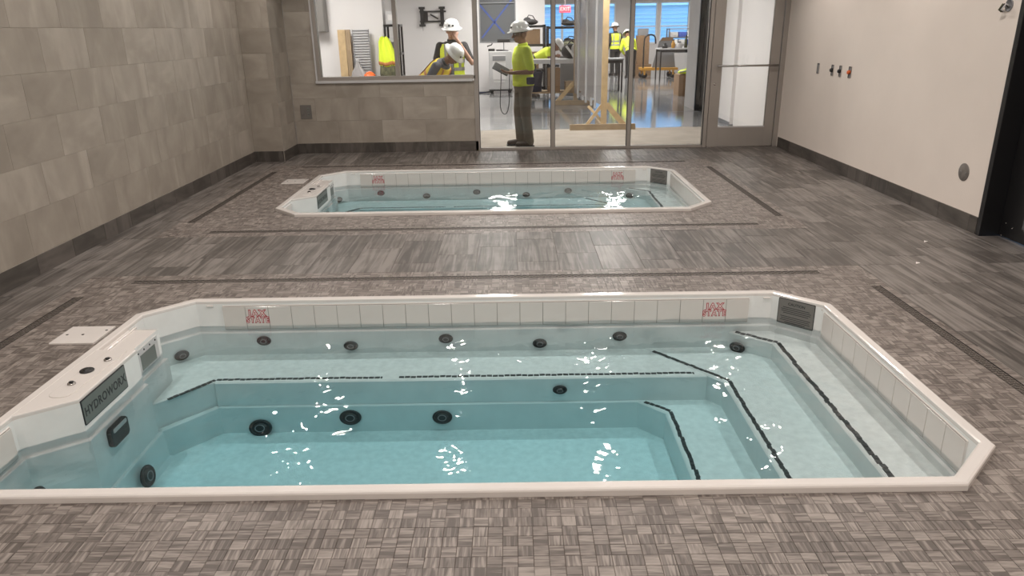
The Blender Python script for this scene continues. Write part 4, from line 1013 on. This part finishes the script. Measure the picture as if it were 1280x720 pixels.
# grey cabinet high on the nook wall
t = thing('wall_cabinet', 'flat grey panel cabinet high on the nook wall', 'cabinet', (-3.55, 14.45, 1.62))
mb = MB(); mb.box(-.2, .15, -.2, .05, .0, 1.1); obj('cabinet_body', mb, 'sign', t, .004); mb = MB(); mb.box(-.19, .14, -.215, -.2, .01, 1.09); obj('cabinet_door', mb, 'sign', t, .002)
# tool cart with a hanging vest
t = thing('tool_cart', 'tall black tool cart with white bins behind the window mullion', 'cart', (-2.21, 14.6, -.004))
for x in (-.13, .13):
    for y in (-.18, .18): mb = MB(); mb.box(x-.018, x+.018, y-.018, y+.018, .08, 1.74); obj('post', mb, 'black', t)
for z in (.3, .8, 1.22, 1.72): mb = MB(); mb.box(-.15, .15, -.2, .2, z-.02, z+.02); obj('shelf', mb, 'black', t)
for x in (-.13, .13):
    for y in (-.18, .18): mb = MB(); mb.lathe([(.05, -.015), (.055, 0), (.05, .015)], 14, Matrix.Translation((x, y, .055)) @ Matrix.Rotation(PI/2, 4, 'X')); obj('caster', mb, 'midgrey', t)
for q, (x, z, w_, h_, m_, lb) in enumerate(((-.02, 1.745, .15, .22, 'lightgrey', 'white bin on the top shelf of the tool cart'), (-.01, 1.245, .2, .25, 'lightgrey', 'white bin with dark front on the tool cart'), (.0, .825, .2, .26, 'card', 'brown carton on the tool cart'))):
    b_ = thing('storage_bin', lb, 'bin', (-2.21+x, 14.55, z-.004)); mb = MB(); mb.box(-w_/2, w_/2, -.12, .12, 0, h_); obj('bin_body', mb, m_, b_, .008)
    mb = MB(); mb.box(-w_/2*.6, w_/2*.6, -.128, -.12, h_*.3, h_*.75); obj('bin_label', mb, 'midgrey' if q else 'white_wall', b_)
t = thing('safety_vest', 'bright yellow safety vest hanging on the tool cart', 'vest', (-2.32, 14.3, 0))
def drape(rows, depth, folds, seed):
    r2 = random.Random(seed); ph = r2.random()*6; rings = []
    for z, x0, x1, y in rows:
        pts = []
        for k in range(15): s_ = k/14; pts.append(V((x0+(x1-x0)*s_, y+depth*math.sin(s_*folds*PI+ph+z*2), z+.015*math.sin(s_*9+ph))))
        rings.append(pts+[p+V((0, .02, 0)) for p in pts[::-1]])
    return MB().loft(rings)
vm = drape([(1.00, -.13, .22, -.05), (1.08, -.14, .20, -.055), (1.16, -.14, .18, -.05), (1.28, -.13, .15, -.04), (1.42, -.13, .1, -.02), (1.50, -.1, .06, 0), (1.52, -.06, .03, .02)], .022, 5, 4)
vo = obj('vest_cloth', vm, 'hivis', t)
obj('vest_band', drape([(1.02, -.145, .212, -.062), (1.08, -.148, .205, -.062)], .022, 5, 4), 'band_o', vo)
obj('camo_lining', drape([(.70, -.12, .26, -.045), (.86, -.14, .25, -.05), (1.02, -.12, .22, -.045)], .022, 5, 4), 'camo', t)

# ------------------------------------------------------------------ timber stands and the translucent screen
def stand(x, y, label, far=False):
    t = thing('timber_stand', label, 'timber stand', (x, y, -.004), 0, 'timber stands propping the screen')
    mb = MB(); mb.box(.08, .18, -.02, .02, .0, 2.6); obj('post', mb, 'pine', t, .003)
    mb = MB(); mb.box(-.44, .66, -.06, -.022, 0, .1); obj('base_beam', mb, 'pine2', t, .003)
    mb = MB(); mb.bar((.17, .0, .42), (.52, .0, .02), .09, .036, (0, -1, 0)); obj('brace', mb, 'pine', t, .002)
    mb = MB(); mb.bar((.09, .0, .40), (-.20, .0, .02), .05, .036, (0, -1, 0)); obj('brace', mb, 'pine', t, .002)
    mb = MB(); mb.bar((-.12, .12, .38), (.12, .03, .12), .045, .036, (0, -1, 0)); obj('brace', mb, 'pine', t, .002)
    mb = MB(); mb.box(.09, .17, .03, .95, 0, .09); obj('foot_beam', mb, 'pine2', t, .003)
stand(1.40, 12.55, 'near timber stand with a tall post and crossed braces beyond the glass')
t = thing('timber_stand', 'far low timber stand with a slanted brace by the workbench', 'timber stand', (1.42, 16.9, -.004), 0, 'timber stands propping the screen')
mb = MB(); mb.box(-.05, .05, -.02, .02, 0, 2.6); obj('post', mb, 'pine2', t, .003)
mb = MB(); mb.box(-.5, .45, -.06, -.022, 0, .1); obj('base_beam', mb, 'pine2', t, .003)
mb = MB(); mb.bar((-.04, 0, .48), (-.42, 0, .06), .09, .036, (0, -1, 0)); obj('brace', mb, 'pine', t, .002)
t = thing('screen_partition', 'grey translucent sheet partition between the two timber stands', 'screen', (1.50, 14.9, -.004), .055)
for k in range(7):
    y0, y1 = -1.95+k*.56, -1.95+k*.56+.545; mb = MB(); o_ = .02*(k % 2)
    mb.box(-.006+o_, .006+o_, y0, y1, .26+.05*(k % 3), 2.6); obj('sheet_panel', mb, 'sheet', t)
    mb = MB(); mb.box(-.02+o_, .02+o_, y0-.02, y0+.02, .2, 2.6); obj('stud', mb, 'lightgrey', t)
for z in (1.62, 2.3): mb = MB(); mb.box(.026, .045, -1.95, 1.95, z-.02, z+.02); obj('rail', mb, 'midgrey', t)

# ------------------------------------------------------------------ bench, shelving, machine
t = thing('workbench', 'long grey workbench with a timber lower shelf', 'workbench', (1.15, 17.9, -.004))
mb = MB(); mb.box(-.85, .52, -.35, .35, .86, .95); obj('bench_top', mb, 'lightgrey', t, .005)
for x in (-.80, .47):
    for y in (-.3, .3): mb = MB(); mb.box(x-.03, x+.03, y-.03, y+.03, .06, .86); obj('leg', mb, 'lightgrey', t); mb = MB(); mb.lathe([(.045, -.015), (.05, 0), (.045, .015)], 12, Matrix.Translation((x, y, .05)) @ Matrix.Rotation(PI/2, 4, 'X')); obj('caster', mb, 'midgrey', t)
mb = MB(); mb.box(-.82, .49, -.32, .32, .20, .23); obj('lower_shelf', mb, 'pine2', t)
def carton(x, y, z, w, d, h, label, m_='card', rz=0):
    t = thing('carton', label, 'carton', (x, y, z), rz); mb = MB(); mb.box(-w/2, w/2, -d/2, d/2, 0, h); obj('box_body', mb, m_, t, .004)
    for s_ in (1, -1): mb = MB(); mb.box(-w/2, w/2, 0 if s_ > 0 else -d/2, d/2 if s_ > 0 else 0, h, h+.006); obj('flap', mb, m_, t)
    mb = MB(); mb.box(-w/2-.001, w/2+.001, -.025, .025, h+.006, h+.007); obj('packing_tape', mb, 'pine', t)
carton(.98, 17.85, .226, .28, .4, .52, 'tall brown carton on the lower shelf of the workbench'); carton(1.42, 17.75, .226, .36, .4, .22, 'flat brown carton on the workbench shelf', 'pine2')
t = thing('blue_tub', 'dark blue tub under the left end of the workbench', 'tub', (.52, 17.75, .226)); mb = MB(); mb.lathe([(.17, 0), (.2, .42), (.215, .43), (.215, .45), (.19, .45), (.165, .03)], 20); obj('tub_body', mb, 'navy', t)
mb = MB(); mb.tube([(-.21, 0, .43), (-.15, -.14, .5), (.0, -.2, .52), (.15, -.14, .5), (.21, 0, .43)], .008, 6); obj('tub_handle', mb, 'midgrey', t)
t = thing('striped_bag', 'black and white striped bag on the workbench', 'bag', (1.37, 17.8, .957)); mb = MB(); mb.ell((0, 0, .16), (.22, .2, .17), 14); bb = obj('bag_body', mb, 'blackcloth', t)
mb = MB(); mb.ell((.06, -.03, .16), (.17, .185, .155), 14); obj('white_panel', mb, 'lightgrey', bb)
mb = MB(); mb.bar((-.12, -.19, .28), (.07, -.215, .04), .05, .02, (0, -1, 0)); obj('stripe', mb, 'helmet', bb)
t = thing('duffel_bag', 'dark green duffel bag heaped behind the workbench', 'bag', (1.62, 19.45, .62)); mb = MB(); mb.ell((0, 0, .5), (.42, .25, .15), 14); mb.ell((-.2, .05, .56), (.2, .2, .13), 12); mb.ell((.25, 0, .49), (.2, .22, .14), 12); obj('bag_body', mb, 'camo', t)
mb = MB(); mb.tube([(-.2, -.1, .62), (-.1, -.2, .74), (.1, -.2, .74), (.2, -.1, .6)], .015, 6); obj('bag_strap', mb, 'blackcloth', t)
t = thing('equipment_case', 'grey upright equipment case carrying the dark green bag', 'case', (1.62, 19.45, -.004))
mb = MB(); mb.box(-.4, .4, -.2, .2, 0, .9); obj('case_body', mb, 'midgrey', t, .01); mb = MB(); mb.box(-.405, .405, -.205, .205, .9, .965); obj('case_lid', mb, 'midgrey', t, .01)
def shelving(x, y, w, zs, label):
    t = thing('shelving_unit', label, 'shelving', (x, y, -.004), 0, 'black shelving units')
    for px in (-w/2, w/2):
        for py in (-.2, .2): mb = MB(); mb.box(px-.03, px+.03, py-.03, py+.03, 0, zs[-1]+.04); obj('post', mb, 'black', t)
    for z in zs: mb = MB(); mb.box(-w/2-.03, w/2+.03, -.23, .23, z-.03, z+.03); obj('shelf', mb, 'black', t)
shelving(.55, 20.2, .62, (.15, .6, 1.22, 1.68), 'black shelving unit holding brown cartons against the white wall')
shelving(1.42, 20.2, .95, (.15, .7, 1.22, 1.64), 'black shelving unit in front of the bright windows')
carton(.55, 20.15, 1.246, .4, .3, .36, 'brown carton on the upper shelf of the black shelving')
carton(.5, 20.15, .626, .42, .3, .42, 'brown carton on the middle shelf of the black shelving')
for (x, y, z, lb, s_) in ((.5, 20.15, 1.713, 'black tangled tool bag on top of the left shelving', 1), (1.5, 20.15, 1.673, 'black rounded bag on top of the right shelving', .9), (1.55, 20.15, 1.253, 'flat black bag on the middle shelf of the right shelving', .7)):
    t = thing('tool_bag', lb, 'bag', (x, y, z)); mb = MB(); mb.ell((0, 0, .07*s_), (.2, .15, .075*s_), 12); mb.ell((-.08, 0, .12*s_), (.1, .1, .07*s_), 10); obj('bag_body', mb, 'blackcloth', t)
    mb = MB(); mb.tube([(-.12, 0, .12*s_), (-.04, 0, .24*s_), (.06, 0, .22*s_), (.14, 0, .1*s_)], .012, 6); obj('bag_handle', mb, 'blackcloth', t)
t = thing('air_machine', 'white wheeled machine with a black top arm by the wall', 'machine', (-.30, 20.5, -.004))
mb = MB(); mb.box(-.30, .30, -.25, .25, .1, 1.08); obj('cabinet_body', mb, 'lightgrey', t, .02)
mb = MB(); mb.box(-.20, .14, -.262, -.25, .36, .98); obj('front_panel', mb, 'white_wall', t, .004)
mb = MB(); mb.box(-.20, .14, -.27, -.262, .84, .96); obj('vent', mb, 'midgrey', t); mb = MB(); mb.box(-.18, .12, -.27, -.262, .30, .32); obj('trim_line', mb, 'helmet', t)
for x in (-.24, .24):
    for y in (-.2, .2): mb = MB(); mb.lathe([(.045, -.02), (.05, 0), (.045, .02)], 12, Matrix.Translation((x, y, .05)) @ Matrix.Rotation(PI/2, 4, 'X')); obj('caster', mb, 'black', t)
mb = MB(); mb.box(-.31, .31, -.26, .26, .07, .1); obj('plinth', mb, 'black', t)
mb = MB(); mb.box(-.31, -.14, -.2, .2, 1.08, 1.14); obj('handle', mb, 'black', t, .01)
mb = MB(); mb.tube([(-.1, -.1, 1.1), (.05, -.1, 1.1), (.22, -.1, 1.08)], .02, 8); mb.tube([(-.34, -.1, 1.2), (-.22, -.1, 1.24), (-.2, -.1, 1.28)], .016, 8); obj('hose', mb, 'black', t)
mb = MB(); mb.box(-.07, .27, -.14, -.06, 1.30, 1.38); obj('control_box', mb, 'darkmetal', t, .01); mb = MB(); mb.tube([(.1, -.1, 1.08), (.1, -.1, 1.3)], .012, 8); obj('control_post', mb, 'midgrey', t)
mb = MB(); mb.tube(smooth_path([(-.3, 0, .03), (-.5, -.1, .02), (-.75, .05, .02), (-1.0, 0, .02)]), .02, 6); obj('power_cable', mb, 'navy', t)

# ------------------------------------------------------------------ right part of the hall
def table(x, y, w, d, h, label, top='midgrey', leg='darkmetal'):
    t = thing('work_table', label, 'table', (x, y, -.004)); mb = MB(); mb.box(-w/2, w/2, -d/2, d/2, h-.04, h); obj('table_top', mb, top, t, .004)
    for px in (-w/2+.04, w/2-.04):
        for py in (-d/2+.04, d/2-.04): mb = MB(); mb.box(px-.02, px+.02, py-.02, py+.02, 0, h-.04); obj('leg', mb, leg, t)
    for py in (-d/2+.04, d/2-.04): mb = MB(); mb.box(-w/2+.06, w/2-.06, py-.012, py+.012, h-.12, h-.04); obj('apron', mb, leg, t)
table(2.46, 20.3, .95, .6, .86, 'small dark table standing just past the timber post', 'midgrey')
table(5.6, 24.5, 1.9, .8, .98, 'long white topped table cluttered with tools', 'lightgrey')
t = thing('platform_cart', 'amber platform cart carrying a tall grey panel', 'cart', (4.75, 25.6, -.004))
mb = MB(); mb.box(-.45, .75, -.35, .35, .26, .34); obj('deck', mb, 'amber', t, .006)
for x in (-.35, .6):
    for y in (-.28, .28): mb = MB(); mb.lathe([(.09, -.025), (.1, 0), (.09, .025)], 14, Matrix.Translation((x, y, .1)) @ Matrix.Rotation(PI/2, 4, 'X')); obj('wheel', mb, 'black', t); mb = MB(); mb.box(x-.03, x+.03, y-.03, y+.03, .12, .26); obj('fork', mb, 'amber', t)
mb = MB(); mb.tube(smooth_path([(-.40, -.3, .34), (-.40, -.3, 1.1), (-.36, -.3, 1.32), (-.2, -.3, 1.38), (-.06, -.3, 1.32), (-.02, -.3, 1.1)]), .025, 8); obj('handle', mb, 'black', t)
t = thing('drywall_sheet', 'large grey panel standing slanted on the platform cart', 'panel', (4.9, 25.6, .336))
mb = MB(); mb.prism([(-.22, 0), (.55, 0), (.45, .84), (.2, .88), (.0, .84)], -.02, .02, frame((0, -.1, 0), (1, 0, 0), (0, .1, 1))); obj('panel_sheet', mb, 'midgrey', t)
mb = MB(); mb.prism([(.02, .84), (.45, .84), (.45, .95), (.1, .95)], -.03, .05, frame((0, -.08, 0), (1, 0, 0), (0, .1, 1))); obj('panel_cap', mb, 'card', t)
carton(4.62, 27.2, .38, .42, .4, .95, 'tall brown carton stacked beside the platform cart'); carton(4.62, 27.2, -.004, .6, .5, .372, 'wide brown carton at the bottom of the far stack'); carton(4.62, 27.2, 1.34, .34, .3, .22, 'small grey carton on top of the far stack', 'midgrey')
carton(4.30, 18.9, -.004, .42, .6, .50, 'open brown carton under a yellow garment beside the white wall end')
t = thing('folded_garment', 'folded yellow garment lying on the brown carton', 'garment', (4.30, 18.75, .515)); mb = MB(); mb.ell((0, 0, .05), (.2, .18, .06), 12); mb.ell((.08, 0, .10), (.13, .14, .06), 12); mb.ell((-.1, 0, .04), (.12, .12, .045), 12); obj('folded_cloth', mb, 'hivis', t)
mb = MB(); mb.tube([(-.2, -.12, .05), (0, -.17, .09), (.2, -.12, .1)], .02, 6); obj('cloth_band', mb, 'band', t)
cl = [('green bottle on the long white table', 5.55, .1, .34, 'camo', .05), ('white tub on the long white table', 5.32, .0, .16, 'lightgrey', .1), ('dark machine on the long white table', 5.95, .0, .22, 'black', .13), ('steel can on the long white table', 5.75, -.1, .2, 'chrome', .06), ('orange can on the long white table', 5.15, .1, .22, 'amber', .06), ('blue jug on the long white table', 6.25, .05, .3, 'bluebin', .08), ('brown pot at the right end of the long white table', 6.42, -.1, .4, 'card', .1), ('small black clamp at the left end of the long white table', 4.85, -.1, .12, 'black', .09)]
for lb, x, dy, h, m_, r in cl:
    t = thing('container', lb, 'container', (x, 24.45+dy, .976)); mb = MB(); mb.lathe([(r, 0), (r, h*.65), (r*.55, h*.8), (r*.5, h), (.001, h)], 14); obj('container_body', mb, m_, t)
    mb = MB(); mb.lathe([(r*.55, h), (r*.55, h+.03), (.001, h+.03)], 12); obj('container_cap', mb, 'black', t)
t = thing('bin_rack', 'steel rack of blue and white bins near the far windows', 'rack', (5.98, 27.5, -.004))
for x in (-.42, .52):
    for y in (-.2, .2): mb = MB(); mb.box(x-.02, x+.02, y-.02, y+.02, 0, 1.56); obj('post', mb, 'midgrey', t)
for k, z in enumerate((.75, 1.0, 1.25, 1.54)): mb = MB(); mb.box(-.44, .54, -.22, .22, z-.015, z+.015); obj('shelf', mb, 'midgrey', t)
for k, z in enumerate((.77, 1.02, 1.27)):
    for i in range(3):
        b_ = thing('parts_bin', '%s parts bin, %s on the %s shelf of the steel rack' % (('blue', 'white', 'grey')[(i+k) % 3], ('leftmost', 'middle', 'rightmost')[i], ('lower', 'middle', 'upper')[k]), 'bin', (5.98-.25+i*.3, 27.4, z-.004), 0, 'parts bins on the steel rack')
        m_ = ('bluebin', 'helmet', 'lightgrey')[(i+k) % 3]; mb = MB(); mb.box(-.13, .13, -.15, .15, 0, .17); obj('bin_body', mb, m_, b_, .005); mb = MB(); mb.box(-.09, .09, -.158, -.15, .05, .12); obj('bin_front', mb, m_, b_)
